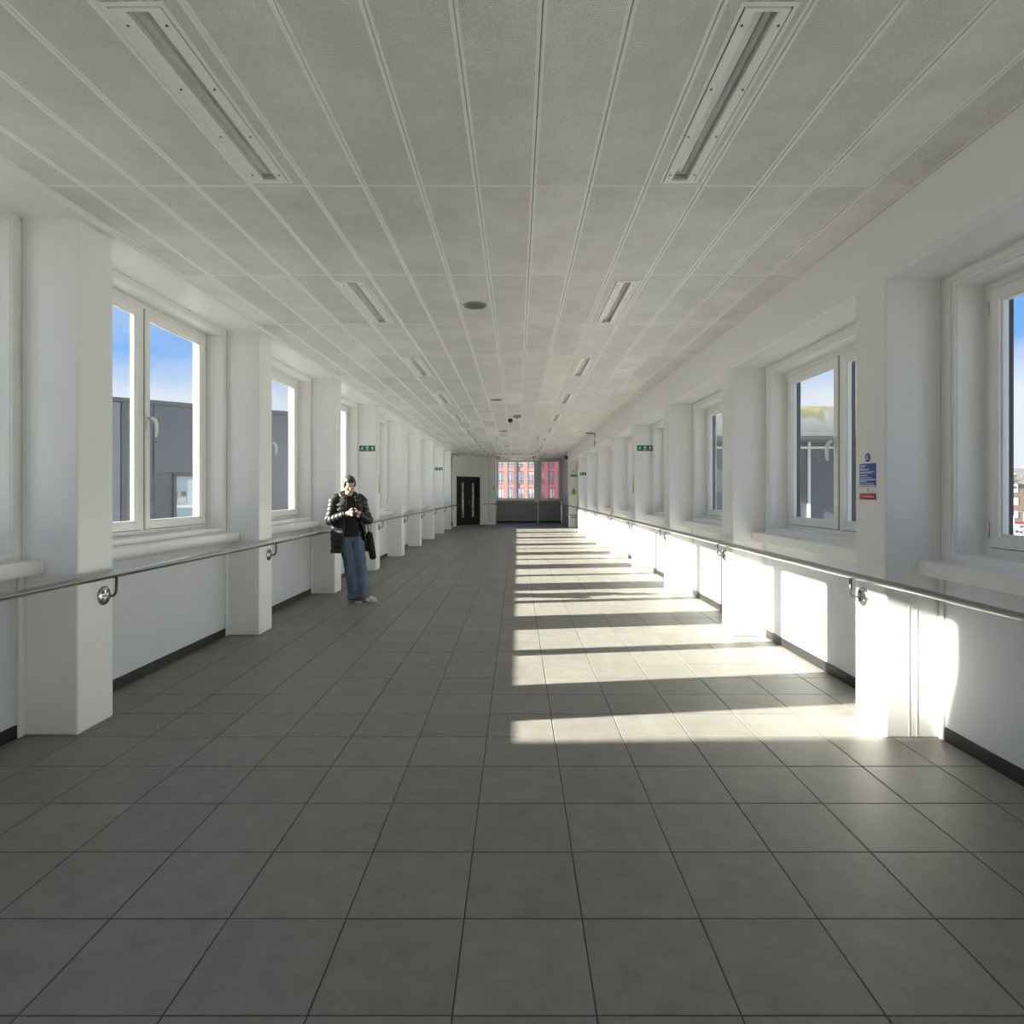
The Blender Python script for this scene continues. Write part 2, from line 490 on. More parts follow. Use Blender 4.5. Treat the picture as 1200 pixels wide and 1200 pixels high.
# ------------------------------------------------------------------ windows
def window_proto(side, xw, head, half):
    """side -1 left / +1 right; local origin on the wall plane at floor level, mid bay; u = outward"""
    s = side
    root = thing('window_1', None, None, kind='structure')
    z0, z1 = 1.095, head
    def B(bm, u0, u1, y0, y1, za, zb, bev=0.0): box(bm, s*u0, s*u1, y0, y1, za, zb, bev)
    def ring(bm, u0, u1, y0, y1, za, zb, w, wb=None, bev=0.0):
        wb = wb or w
        B(bm, u0, u1, y0, y0+w, za, zb, bev); B(bm, u0, u1, y1-w, y1, za, zb, bev)
        B(bm, u0, u1, y0+w, y1-w, za, za+wb, bev); B(bm, u0, u1, y0+w, y1-w, zb-w, zb, bev)
    fi = 0.165
    bm = new_bm(); ring(bm, fi, fi+0.04, -half, half, z0, z1, 0.045); B(bm, fi, fi+0.04, -0.028, 0.028, z0+0.045, z1-0.045)
    obj('frame', bm, M_UPVC, root)
    od = 0.050 if s < 0 else 0.090
    bm = new_bm(); ring(bm, fi+0.04, fi+od, -half, half, z0, z1, 0.085); B(bm, fi+0.04, fi+od, -0.06, 0.06, z0+0.085, z1-0.085)
    obj('outer_frame', bm, M_UPVC if s < 0 else M_GASKET, root)
    for k, (ya, yb) in enumerate(((-half+0.040, -0.022), (0.022, half-0.040))):
        za, zb = z0+0.040, z1-0.040
        bm = new_bm(); ring(bm, fi-0.014, fi+0.036, ya+0.004, yb-0.004, za+0.004, zb-0.004, 0.066, bev=0.004)
        # inner glazing bead
        ring(bm, fi+0.004, fi+0.036, ya+0.066, yb-0.066, za+0.066, zb-0.066, 0.014)
        sash = obj('sash', bm, M_UPVC, root)
        bm = new_bm(); B(bm, fi+0.024, fi+0.030, ya+0.075, yb-0.075, za+0.075, zb-0.075); obj('pane', bm, M_GLASS, sash)
        bm = new_bm(); ring(bm, fi-0.0015, fi+0.010, ya-0.001, yb+0.001, za-0.001, zb+0.001, 0.006); obj('gasket', bm, M_GASKET, sash)
        edge = yb if k == 1 else ya
        for zz in (za + 0.10, zb - 0.10):
            bm = new_bm(); tube(bm, [(s*(fi-0.016), edge, zz-0.04), (s*(fi-0.016), edge, zz+0.04)], 0.008, 8); obj('hinge', bm, M_UPVC, sash)
        if k == 1:
            zc = (z0+z1)/2 - 0.02; yh = ya + 0.030
            bm = new_bm(); B(bm, fi-0.026, fi-0.013, yh-0.018, yh+0.018, zc-0.075, zc+0.075, 0.004)
            tube(bm, [(s*(fi-0.02), yh, zc+0.03), (s*(fi-0.055), yh, zc+0.034), (s*(fi-0.070), yh+0.012, zc+0.020), (s*(fi-0.076), yh+0.026, zc-0.02), (s*(fi-0.072), yh+0.034, zc-0.075), (s*(fi-0.064), yh+0.036, zc-0.125)],
                 [0.016, 0.016, 0.017, 0.016, 0.015, 0.010], 12)
            tube(bm, [(s*(fi-0.02), yh-0.02, zc), (s*(fi-0.03), yh-0.05, zc)], [0.009, 0.007], 8)
            obj('handle', bm, M_UPVC, sash)
    # reveal lining, architrave, sub-sill
    aw = 0.035 if s < 0 else 0.06
    bm = new_bm()
    B(bm, 0.0, fi+0.004, -half-0.012, -half, z0, z1); B(bm, 0.0, fi+0.004, half, half+0.012, z0, z1)
    B(bm, 0.0, fi+0.004, -half-0.012, half+0.012, z1, z1+0.012)
    obj('reveal_lining', bm, M_WALL, root)
    for sg in (-1, 1):
        bm = new_bm(); B(bm, -0.014, 0.0, sg*(half+0.004), sg*(half+0.004+aw), z0-0.02, z1+(aw if s > 0 else 0.03), 0.003)
        if s > 0: B(bm, -0.022, -0.012, sg*(half+0.024), sg*(half+0.052), z0-0.02, z1+aw-0.006, 0.003)
        obj('architrave', bm, M_UPVC, root)
    if s > 0:
        bm = new_bm(); B(bm, -0.014, 0.0, -half-0.004, half+0.004, z1+0.004, z1+aw, 0.003); B(bm, -0.022, -0.012, -half-0.05, half+0.05, z1+0.024, z1+0.052, 0.003)
        obj('architrave', bm, M_UPVC, root)
    bm = new_bm(); B(bm, -0.012, fi+0.03, -half-0.03, half+0.03, 1.045, z0, 0.003); obj('window_board', bm, M_SILL, root)
    return root
BAYH_L = (2.665 - PT) / 2; BAYH_R = (2.652 - PT) / 2
protoL = window_proto(-1, WL, HEAD_L, BAYH_L - 0.085)
protoR = window_proto(1, WR, HEAD_R, BAYH_R - 0.13)
def sill_mesh(side, halflen):
    bm = new_bm(); box(bm, -side*0.0, -side*0.14, -halflen, halflen, 0.962, 1.048, 0.002); me_o = bm
    return me_o
obj('sill', sill_mesh(-1, BAYH_L - 0.001), M_SILL, protoL)
obj('sill', sill_mesh(1, BAYH_R - 0.001), M_SILL, protoR)
win_no = 0
RIGHT_LAST = True
for idx in range(0, 9):                      # left bays: between pillar idx and idx+1 (list index)
    ya, yb = ZL[idx] + PT, ZL[idx+1]
    o = protoL if idx == 0 else copy_tree(protoL)
    win_no += 1; o.name = 'window_%d' % win_no
    o.location = (WL, (ya+yb)/2, 0)
    o['label'] = 'white casement window in left wall, %s bay counted from the camera' % ORD[idx]
for idx in range(0, 8):
    ya, yb = ZR[idx] + PT, ZR[idx+1]
    o = protoR if idx == 0 else copy_tree(protoR)
    win_no += 1; o.name = 'window_%d' % win_no
    o.location = (WR, (ya+yb)/2, 0)
    o['label'] = 'white casement window in right wall, %s bay counted from the camera' % ORD[idx]

for (zs, nx, pr, xw, side) in ((ZL_BACK, ZL[0], protoL, WL, 'left'), (ZR_BACK, ZR[0], protoR, WR, 'right')):
    for i, y in enumerate(zs):
        yn = zs[i+1] if i < len(zs) - 1 else nx
        o = copy_tree(pr); win_no += 1; o.name = 'window_%d' % win_no
        o.location = (xw, (y + PT + yn)/2, 0)
        o['label'] = 'white casement window in the %s wall behind the camera, %s from the back wall' % (side, ORD[i])

# ------------------------------------------------------------------ side walls
def side_wall(name, s, xw, zs, head, halfs, nbay, yend, label):
    bm = new_bm()
    t0, t1 = xw, xw + s*0.30
    box(bm, t0, t1, Y_BACK, yend, 0.0, 1.05)                       # below sills
    box(bm, t0, t1, Y_BACK, yend, head + 0.012, H + 0.13)          # above heads
    edges = [Y_BACK]
    zz = (ZL_BACK if s < 0 else ZR_BACK) + list(zs)
    for i in range(nbay + 3):
        ya, yb = zz[i] + PT, zz[i+1]; c = (ya+yb)/2
        edges += [c - halfs - 0.012, c + halfs + 0.012]
    edges.append(yend)
    for k in range(0, len(edges), 2): box(bm, t0, t1, edges[k], edges[k+1], 1.05, head + 0.012)
    w = tag(obj(name, bm, M_WALL), label, None, kind='structure')
    return w
wallL = side_wall('wall_left', -1, WL, ZL, HEAD_L, BAYH_L - 0.085, 9, 27.5, 'left corridor wall with tall windows')
wallR = side_wall('wall_right', 1, WR, ZR, HEAD_R, BAYH_R - 0.13, 8, 26.8, 'right corridor wall with windows under a bulkhead')
bbL, bbR = new_bm(), new_bm()
def bay_low(s, xw, ya, yb, wall, bbm):
    bm = new_bm(); box(bm, xw - s*0.001, xw - s*0.010, ya + 0.046, yb - 0.046, 0.082, 0.961, 0.002)
    obj('wall_panel', bm, M_INFILL, wall)
    for (p, q) in ((ya + 0.002, ya + 0.044), (yb - 0.044, yb - 0.002)):
        bm = new_bm(); box(bm, xw - s*0.0005, xw - s*0.022, p, q, 0.001, 0.961, 0.003); obj('cover_strip', bm, M_UPVC, wall)
    box(bbm, xw - s*0.0005, xw - s*0.014, ya + 0.046, yb - 0.046, 0.001, 0.08, 0.002)
for i in range(9): bay_low(-1, WL, ZL[i] + PT, ZL[i+1], wallL, bbL)
for i in range(8): bay_low(1, WR, ZR[i] + PT, ZR[i+1], wallR, bbR)
bay_low(1, WR, ZR[8] + PT, ZR[9], wallR, bbR)
tag(obj('baseboard_left', bbL, M_BLACK), 'black skirting strip along left wall', None, kind='structure')
tag(obj('baseboard_right', bbR, M_BLACK), 'black skirting strip along right wall', None, kind='structure')

# back wall behind the camera
bm = new_bm(); box(bm, -3.3, 2.8, Y_BACK - 0.2, Y_BACK, 0, H + 0.12)
tag(obj('wall_back', bm, M_WALL), 'plain white wall behind the camera', None, kind='structure')

# ------------------------------------------------------------------ pillars
def pillar(s, face, xw, y, top, n, side, extra=False, width=PT):
    root = thing('pillar', None, 'pillar', ((face + xw)/2, y + width/2, 0), group='white pillars along the %s wall' % side)
    hx = abs(xw - face)/2
    bm = new_bm(); box(bm, -hx, hx + 0.0, -width/2, width/2, 0.0, top, 0.012, seg=3)
    obj('shaft', bm, M_WHITE, root)
    if extra:
        for q in (0.42, 0.56):
            bm = new_bm(); box(bm, -hx + q*2*hx - 0.002, -hx + q*2*hx + 0.002, -width/2 - 0.0012, -width/2 + 0.001, 0.01, 0.88)
            obj('cover_strip', bm, M_WHITE, root)
    return root
for n, y in enumerate(ZL):
    if n == 0: continue
    p = pillar(-1, PL, WL, y, H + 0.02, n, 'left')
    p['label'] = 'white square pillar, %s from the camera along the left wall' % ORD[n-1]
    if n == 9: p['label'] = 'white square pillar at far end of left wall, beside the black double door'
for n, y in enumerate(ZR):
    if n == 0 or n == 9: continue
    p = pillar(1, PR, WR, y, SOFF_R + 0.02, n, 'right', extra=(n == 1))
    p['label'] = 'white square pillar, %s from the camera along the right wall' % ORD[n-1]
for s, face, xw, y, top, side in ((-1, PL, WL, ZL[0], H + 0.02, 'left'), (1, PR, WR, ZR[0], SOFF_R + 0.02, 'right')):
    p = pillar(s, face, xw, y, top, 0, side)
    p['label'] = 'white square pillar beside the camera at the %s edge, outside the picture' % side

# ------------------------------------------------------------------ far end
# angled door wall
P0, P1 = Vector((-2.80, 27.2)), Vector((-1.50, 28.9))
ang = math.atan2(P1.y - P0.y, P1.x - P0.x); LEN = (P1 - P0).length
D0, D1, DT = 0.285, 1.865, 2.16
bm = new_bm()
box(bm, -0.12, D0 - 0.05, 0, 0.2, 0, H + 0.1); box(bm, D1 + 0.05, LEN, 0, 0.2, 0, H + 0.1); box(bm, D0 - 0.05, D1 + 0.05, 0, 0.2, DT + 0.05, H + 0.1)
dw = tag(obj('wall_door', bm, M_WALL, loc=(P0.x, P0.y, 0), rotz=ang), 'angled white wall around the black double door', None, kind='structure')
door = thing('door_1', 'black double door with two narrow glazed strips at the far left', None, (P0.x, P0.y, 0), ang, kind='structure')
M_DOOR = mat('black_door', (0.016, 0.015, 0.017), 0.4)
bm = new_bm(); box(bm, D0-0.05, D0, -0.02, 0.12, 0, DT+0.05, 0.004); box(bm, D1, D1+0.05, -0.02, 0.12, 0, DT+0.05, 0.004); box(bm, D0, D1, -0.02, 0.12, DT, DT+0.05, 0.004)
obj('door_frame', bm, M_UPVC, door)
mid = (D0 + D1)/2
M_DOORGLASS = mat('door_glass', (0.50, 0.57, 0.58), 0.08, noise=0.4, nscale=3.0, detail=1)
for k, (a, b) in enumerate(((D0+0.003, mid-0.002), (mid+0.002, D1-0.003))):
    g0 = (a+b)/2 - 0.075 + (0.06 if k == 0 else -0.06); g1 = g0 + 0.15
    bm = new_bm(); 
    box(bm, a, g0, 0.02, 0.065, 0.01, DT-0.003); box(bm, g1, b, 0.02, 0.065, 0.01, DT-0.003)
    box(bm, g0, g1, 0.02, 0.065, 0.01, 0.36); box(bm, g0, g1, 0.02, 0.065, 1.88, DT-0.003)
    leaf = obj('door_leaf', bm, M_DOOR, door)
    bm = new_bm(); box(bm, g0, g1, 0.038, 0.046, 0.36, 1.88); obj('vision_pane', bm, M_DOORGLASS, leaf)
    if k == 1:
        bm = new_bm(); box(bm, a+0.05, a+0.085, 0.008, 0.02, 0.95, 1.15, 0.004); tube(bm, [(a+0.067, 0.02, 1.08), (a+0.067, -0.03, 1.08), (a+0.16, -0.035, 1.08)], 0.01, 8)
        obj('handle', bm, M_STEEL, leaf)
# infill right of the door up to the end window
bm = new_bm()
prism(bm, [(-1.52, 28.88), (-0.98, 29.0), (-0.98, 30.8), (-1.8, 30.8), (-1.8, 29.1)], 'z', 0, H + 0.1)
we = tag(obj('wall_end', bm, M_WALL), 'white end wall section between the double door and end window', None, kind='structure')
bm = new_bm(); box(bm, -1.30, -0.985, 28.90, 28.97, 0.0, 0.90, 0.004); obj('boxing', bm, M_WHITE, we)
bm = new_bm(); box(bm, -1.27, -1.24, 28.88, 28.93, 0.0, H, 0.003); obj('cover_strip', bm, M_UPVC, we)
bm = new_bm(); box(bm, -1.09, -1.04, 28.955, 28.975, 1.62, 1.74, 0.003); obj('wall_switch', bm, mat('dull_red_plastic', (0.35, 0.12, 0.11), 0.5), we)
# end window
ew = thing('window_%d' % (win_no + 1), 'wide end window looking out on a pink brick building', None, (0, Y_END, 0), kind='structure')
ex0, ex1, em = -0.98, 2.15, 0.98
def eb(nm, m, *boxes, par=ew):
    bm = new_bm()
    for b in boxes: box(bm, *b)
    return obj(nm, bm, m, par)
eb('frame', M_UPVC, (ex0, ex1, 0, 0.09, 1.06, 1.17), (ex0, ex1, 0, 0.09, 2.93, H), (ex0, ex0+0.06, 0, 0.09, 1.17, 2.93), (ex1-0.12, ex1, 0, 0.09, 1.17, 2.93))
eb('mullion', M_UPVC, (em-0.16, em+0.08, -0.03, 0.12, 1.0, H))
eb('mullion', M_UPVC, (em+0.08, em+0.18, 0.0, 0.09, 1.17, 2.93))
eb('pane', M_GLASS, (ex0+0.06, em-0.16, 0.04, 0.047, 1.17, 2.93))
eb('pane', M_GLASS_SMOKE, (em+0.18, ex1-0.12, 0.04, 0.047, 1.17, 2.93))
M_ENDPANEL = mat('grey_end_panel', (0.30, 0.31, 0.31), 0.45)
eb('infill_panel', M_ENDPANEL, (ex0, em, 0.01, 0.16, 0.09, 1.06))
eb('infill_panel', M_ENDPANEL, (em+0.06, ex1-0.02, 0.01, 0.16, 0.09, 1.06))
eb('cover_strip', M_UPVC, (em, em+0.06, -0.012, 0.16, 0.0, 1.06))
eb('skirting', M_BLACK, (ex0, em, 0.0, 0.16, 0.001, 0.09), (em+0.06, ex1-0.02, 0.0, 0.16, 0.001, 0.09))
# right return wall of the end bay
bm = new_bm(); box(bm, 2.15, 2.5, 26.55 + PT, 30.8, 0, H + 0.1)
tag(obj('wall_return', bm, mat('grey_wall', (0.42, 0.43, 0.44), 0.5)), 'grey return wall to the right of the end window', None, kind='structure')
bm = new_bm(); box(bm, -0.25, 0.22, -0.17, 0.165, 0, SOFF_R - 0.001, 0.012, seg=3)
lp = thing('pillar', 'broad white pillar at far right end carrying a yellow warning sign', 'pillar', (2.40, 26.55 + 0.17, 0), group='white pillars along the right wall')
obj('shaft', bm, M_WHITE, lp)

# ------------------------------------------------------------------ handrails
def bracket_proto(s):
    """s=-1 left rail (pillar face on -x side). local origin = rosette centre on the pillar face; +u towards the corridor"""
    bm = new_bm()
    def P(u, y, z): return (-s*u, y, z)
    tube(bm, [P(0.005,0,0), P(0.045,0.002,-0.004), P(0.062,0.004,0.0), P(0.074,0.006,0.014), P(0.078,0.008,0.034), P(0.078,0.008,0.115)], 0.0085, 10)
    arm = obj('bracket', bm, M_STEEL_DARK)
    bm = new_bm(); lathe(bm, [(0.060, 0.001), (0.060, 0.008), (0.054, 0.013), (0.02, 0.014)] if s < 0 else [(0.060, -0.001), (0.060, -0.008), (0.054, -0.013), (0.02, -0.014)], axis='x', seg=28)
    obj('rosette', bm, M_STEEL, arm)
    for a in (45, 135, 225, 315):
        bm = new_bm(); c = (-s*0.014, 0.034*math.cos(math.radians(a)), 0.034*math.sin(math.radians(a)))
        lathe(bm, [(0.011, -0.002), (0.011, 0.004), (0.007, 0.006)] if s < 0 else [(0.011, 0.002), (0.011, -0.004), (0.007, -0.006)], center=c, axis='x', seg=12)
        obj('screw', bm, M_STEEL_DARK, arm)
    return arm
def handrail(s, face, ys, pts, label):
    r = thing('handrail', label, 'handrail', (pts[0][0], pts[0][1], 0.93))
    o = Vector(r.location)
    bm = new_bm(); tube(bm, [Vector(p) - o for p in pts], 0.0245, 24); obj('rail', bm, M_STEEL, r)
    pr = bracket_proto(s)
    for i, y in enumerate(ys):
        b = pr if i == 0 else copy_tree(pr)
        b.parent = r; b.location = Vector((face, y, 0.795)) - o
    return r
RLX, RRX = PL + 0.078, PR - 0.078
handrail(-1, PL, [y + 0.235 for y in ZL], [(RLX, -9.6, 0.93), (RLX, 5, 0.93), (RLX, 15, 0.93), (RLX, 26.0, 0.93), (RLX+0.02, 26.5, 0.93), (RLX+0.10, 26.95, 0.93)], 'long stainless steel handrail along the left pillars')
handrail(1, PR, [y + 0.235 for y in ZR[:-1]], [(RRX, -9.6, 0.93), (RRX, 5, 0.93), (RRX, 15, 0.93), (RRX, 26.45, 0.93)], 'long stainless steel handrail along the right pillars')
er = thing('handrail', 'short dark handrail across the foot of the end window', 'handrail', (0, 30.45, 0.93))
bm = new_bm(); tube(bm, [(-1.55, -1.62, 0), (-1.0, -1.52, 0), (-0.90, -1.40, 0), (-0.86, -0.1, 0), (-0.78, 0.0, 0), (2.0, 0, 0), (2.06, -0.06, 0), (2.06, -3.7, 0)], 0.0215, 12); obj('rail', bm, M_STEEL, er)
for x in (-0.4, 0.5, 1.5):
    bm = new_bm(); tube(bm, [(x, 0.15, -0.10), (x, 0.05, -0.10), (x, 0.0, -0.08), (x, 0.0, -0.01)], 0.009, 8); obj('bracket', bm, M_STEEL_DARK, er)
# looped rail return low on the last right pillar
bm = new_bm(); tube(bm, [(2.20, 26.54, 0.52), (2.20, 26.40, 0.52), (2.24, 26.34, 0.52), (2.44, 26.34, 0.52), (2.48, 26.40, 0.52), (2.48, 26.54, 0.52)], 0.02, 10)
tube(bm, [(2.25, 26.54, 0.42), (2.25, 26.45, 0.42), (2.46, 26.45, 0.42), (2.46, 26.54, 0.42)], 0.02, 10)
tag(obj('rail_loop', bm, M_STEEL), 'small steel rail loop low on the far right pillar', 'rail')

# ------------------------------------------------------------------ ceiling luminaires
M_LENS = mat('light_lens', (0.74, 0.75, 0.73), 0.25, noise=0.15, nscale=7, stretch=(6, 0.8, 6))
M_TROUGH = mat('light_trough', (0.60, 0.61, 0.60), 0.5)
def luminaire_proto(w):
    root = thing('ceiling_light', None, 'ceiling light', group='recessed strip lights in the ceiling')
    hw, y0, y1 = w/2, -0.605, 0.605
    bm = new_bm()                                # outer flange lapping the ceiling
    for b in ((-hw-0.012, -hw+0.004, y0-0.012, y1+0.012), (hw-0.004, hw+0.012, y0-0.012, y1+0.012), (-hw+0.004, hw-0.004, y0-0.012, y0+0.004), (-hw+0.004, hw-0.004, y1-0.004, y1+0.012)):
        box(bm, b[0], b[1], b[2], b[3], -0.006, -0.0005, 0.001)
    obj('flange', bm, M_PANEL_EDGE, root)
    bm = new_bm(); lw = 0.040                    # cover frame with a long slot
    box(bm, -hw+0.009, -lw, y0+0.009, y1-0.009, -0.010, 0.0, 0.001); box(bm, lw, hw-0.009, y0+0.009, y1-0.009, -0.010, 0.0, 0.001)
    box(bm, -lw, lw, y0+0.009, y0+0.022, -0.010, 0.0); box(bm, -lw, lw, y1-0.022, y1-0.009, -0.010, 0.0)
    cov = obj('cover_frame', bm, M_PANEL_EDGE, root)
    for x in (-(hw+lw)/2, (hw+lw)/2):
        for y in (-0.52, -0.17, 0.17, 0.52):
            bm = new_bm(); lathe(bm, [(0.005, -0.0085), (0.005, -0.0125), (0.003, -0.013)], center=(x, y, 0), seg=10); obj('screw', bm, M_STEEL_DARK, cov)
    bm = new_bm()                                # recessed trough
    z = 0.06
    for q in (((-lw, y0+0.022, 0), (-lw, y1-0.022, 0), (-lw+0.004, y1-0.026, z), (-lw+0.004, y0+0.026, z)), ((lw, y1-0.022, 0), (lw, y0+0.022, 0), (lw-0.004, y0+0.026, z), (lw-0.004, y1-0.026, z)),
              ((-lw, y0+0.022, 0), (lw, y0+0.022, 0), (lw-0.004, y0+0.026, z), (-lw+0.004, y0+0.026, z)), ((-lw, y1-0.022, 0), (lw, y1-0.022, 0), (lw-0.004, y1-0.026, z), (-lw+0.004, y1-0.026, z)),
              ((-lw+0.004, y0+0.026, z), (-lw+0.004, y1-0.026, z), (lw-0.004, y1-0.026, z), (lw-0.004, y0+0.026, z))):
        bm.faces.new([bm.verts.new(p) for p in q])
    obj('trough', bm, M_TROUGH, root)
    bm = new_bm(); box(bm, -lw+0.003, lw-0.003, y0+0.028, y1-0.028, 0.020, 0.024, 0.001); tube(bm, [(0.012, y0+0.05, 0.020), (0.012, y1-0.05, 0.020)], 0.010, 10); obj('lens', bm, M_LENS, root)
    for y in (y0+0.03, y1-0.03):
        bm = new_bm(); box(bm, -0.024, 0.032, y-0.010, y+0.010, 0.026, 0.058, 0.002); obj('lamp_holder', bm, M_TROUGH, root)
    return root
for k, side in LIGHT_COLS.items():
    w = LHOLE[k][1] - LHOLE[k][0]
    pr = luminaire_proto(w)
    i = 0
    for r in range(0, 20, 2):
        yc = C0Y + CLY * (r + 0.5) + 0.035
        if yc > 28.3: break
        o = pr if i == 0 else copy_tree(pr)
        o.location = (C0X + CWX * (k + 0.5) + (LHOLE[k][0] + LHOLE[k][1])/2, yc, H)
        o['label'] = 'recessed white strip light, %s from the camera in the %s ceiling row' % (ORD[i], side)
        i += 1

# ceiling speakers
sp = thing('ceiling_speaker', None, 'speaker', group='round ceiling speakers')
bm = new_bm(); lathe(bm, [(0.104, 0.0), (0.104, -0.006), (0.096, -0.012), (0.086, -0.010), (0.086, -0.004)], seg=36); obj('rim', bm, mat('speaker_rim', (0.30, 0.30, 0.29), 0.5), sp)
bm = new_bm(); lathe(bm, [(0.087, -0.004), (0.084, -0.008), (0.03, -0.010), (0.002, -0.010)], seg=32); obj('grille', bm, mat('speaker_grille', (0.16, 0.16, 0.155), 0.6, bump=0.4, bscale=400), sp)
for i, (x, y) in enumerate(((-0.365, 5.54), (-0.365, 11.15), (-0.365, 16.8), (-0.365, 22.3))):
    o = sp if i == 0 else copy_tree(sp)
    o.location = (x, y, H); o['label'] = 'round grey ceiling speaker, %s from the camera' % ORD[i]
# cctv dome and junction box
dm = thing('dome_camera', 'small black dome camera hanging from the mid ceiling', 'camera', (-0.15, 13.9, H))
bm = new_bm(); lathe(bm, [(0.05, 0.0), (0.05, -0.02), (0.02, -0.022)], seg=20); obj('base', bm, M_UPVC, dm)
bm = new_bm(); ellipsoid(bm, (0, 0, -0.05), (0.055, 0.055, 0.05)); obj('dome', bm, mat('black_dome', (0.01, 0.01, 0.01), 0.1), dm)
bm = new_bm(); box(bm, -0.08, 0.08, -0.10, 0.10, -0.05, 0.0, 0.006); tube(bm, [(0, -0.06, -0.055), (0, 0.06, -0.055)], 0.02, 10)
tag(obj('junction_box', bm, mat('grey_box', (0.33, 0.33, 0.32), 0.5), loc=(0.0, 13.45, H)), 'grey ceiling box just beside the black dome camera', 'ceiling box')

# ------------------------------------------------------------------ signs
M_SIGNGREEN = mat('sign_green', (0.005, 0.20, 0.11), 0.4)
M_SIGNWHITE = mat('sign_white', (0.82, 0.83, 0.82), 0.4)
M_BLUE = mat('sign_blue', (0.02, 0.10, 0.42), 0.4)
M_RED = mat('sign_red', (0.45, 0.02, 0.04), 0.4)
M_YEL = mat('sign_yellow', (0.62, 0.52, 0.06), 0.45)
M_INK = mat('sign_ink', (0.02, 0.02, 0.025), 0.5)
def poly2(bm, pts, y, mi=0):
    f = bm.faces.new([bm.verts.new((p[0], y, p[1])) for p in pts]); f.material_index = mi
def exit_sign(loc, label, w=0.29, h=0.105):
    r = thing('exit_sign', label, 'exit sign', loc, group='green exit signs on the pillars')
    bm = new_bm(); box(bm, -w/2, w/2, -0.005, 0.0, -h/2, h/2, 0.001); pl = obj('plate', bm, M_SIGNGREEN, r)
    bm = new_bm(); y = -0.0062; u = h
    # running figure, doorway, arrow
    cx = -w/2 + 0.052
    def runner(cx):
        poly2(bm, [(cx+0.004, 0.028), (cx+0.014, 0.028), (cx+0.014, 0.038), (cx+0.004, 0.038)], y)
        poly2(bm, [(cx-0.008, 0.024), (cx+0.008, 0.024), (cx+0.004, -0.004), (cx-0.010, -0.004)], y)
        poly2(bm, [(cx+0.006, 0.022), (cx+0.024, 0.010), (cx+0.020, 0.004), (cx+0.004, 0.013)], y)
        poly2(bm, [(cx-0.008, 0.022), (cx-0.024, 0.006), (cx-0.020, 0.001), (cx-0.006, 0.012)], y)
        poly2(bm, [(cx-0.004, -0.004), (cx+0.006, -0.004), (cx+0.018, -0.030), (cx+0.010, -0.034)], y)
        poly2(bm, [(cx-0.010, -0.004), (cx-0.002, -0.004), (cx-0.018, -0.028), (cx-0.030, -0.026)], y)
    runner(cx)
    c2 = 0.0
    poly2(bm, [(c2-0.018, -0.038), (c2+0.020, -0.038), (c2+0.020, 0.038), (c2-0.018, 0.038)], y)
    c3 = w/2 - 0.05
    poly2(bm, [(c3-0.009, -0.034), (c3+0.009, -0.034), (c3+0.009, 0.004), (c3-0.009, 0.004)], y)
    poly2(bm, [(c3-0.030, 0.004), (c3+0.030, 0.004), (c3, 0.038)], y)
    obj('pictograms', bm, M_SIGNWHITE, pl)
    bm = new_bm()
    yy = y - 0.0006
    for (a, b, c, d) in ((c2-0.002, c2+0.008, 0.014, 0.024), (c2-0.008, c2+0.008, -0.012, 0.012), (c2-0.012, c2-0.004, -0.032, -0.012), (c2+0.003, c2+0.012, -0.032, -0.012)):
        poly2(bm, [(a, c), (b, c), (b, d), (a, d)], yy)
    obj('pictogram_figure', bm, M_SIGNGREEN, pl)
    return r
exit_sign((-2.775, ZL[4] - 0.0005, 2.265), 'green exit sign with arrow on the left pillar behind the person')
exit_sign((2.352, ZR[4] - 0.0005, 2.265), 'green exit sign with arrow on the fourth right pillar')
exit_sign((-2.775, ZL[8] - 0.0005, 2.29), 'small green exit sign on the left pillar nearest the double door')
exit_sign((2.345, ZR[8] - 0.0005, 2.11), 'small green exit sign on the second to last right pillar')
exit_sign((2.37, 26.55 - 0.0005, 2.16), 'dark exit sign high on the far right pillar above the yellow warning sign')
bm = new_bm(); box(bm, -0.13, 0.13, -0.004, 0, -0.06, 0.06, 0.001); o = obj('notice_sign', bm, M_SIGNWHITE, loc=(2.37, 26.5495, 2.33)); tag(o, 'pale notice above the dark exit sign on the far right pillar', 'sign')
bm = new_bm()
for q in range(3): box(bm, -0.10, 0.10 - 0.05*(q % 2), -0.0055, -0.004, 0.03-q*0.03, 0.04-q*0.03)
obj('print', bm, mat('grey_print', (0.3, 0.3, 0.3), 0.5), o)
# yellow warning sign on the far right pillar
ys = thing('warning_sign', 'yellow warning sign with black triangle on the far right pillar', 'sign', (2.36, 26.5495, 1.50))
bm = new_bm(); box(bm, -0.09, 0.09, -0.004, 0, -0.13, 0.02, 0.001); pl = obj('plate', bm, M_YEL, ys)
bm = new_bm(); prism(bm, [(-0.075, 0.02), (0.075, 0.02), (0, 0.15)], 'y', -0.004, 0); obj('triangle', bm, M_YEL, ys)
bm = new_bm(); poly2(bm, [(-0.05, 0.032), (0.05, 0.032), (0, 0.12)], -0.0048)
for q in range(3): poly2(bm, [(-0.07, -0.02-q*0.035), (0.07, -0.02-q*0.035), (0.07, -0.008-q*0.035), (-0.07, -0.008-q*0.035)], -0.0048)
obj('print', bm, M_INK, ys)
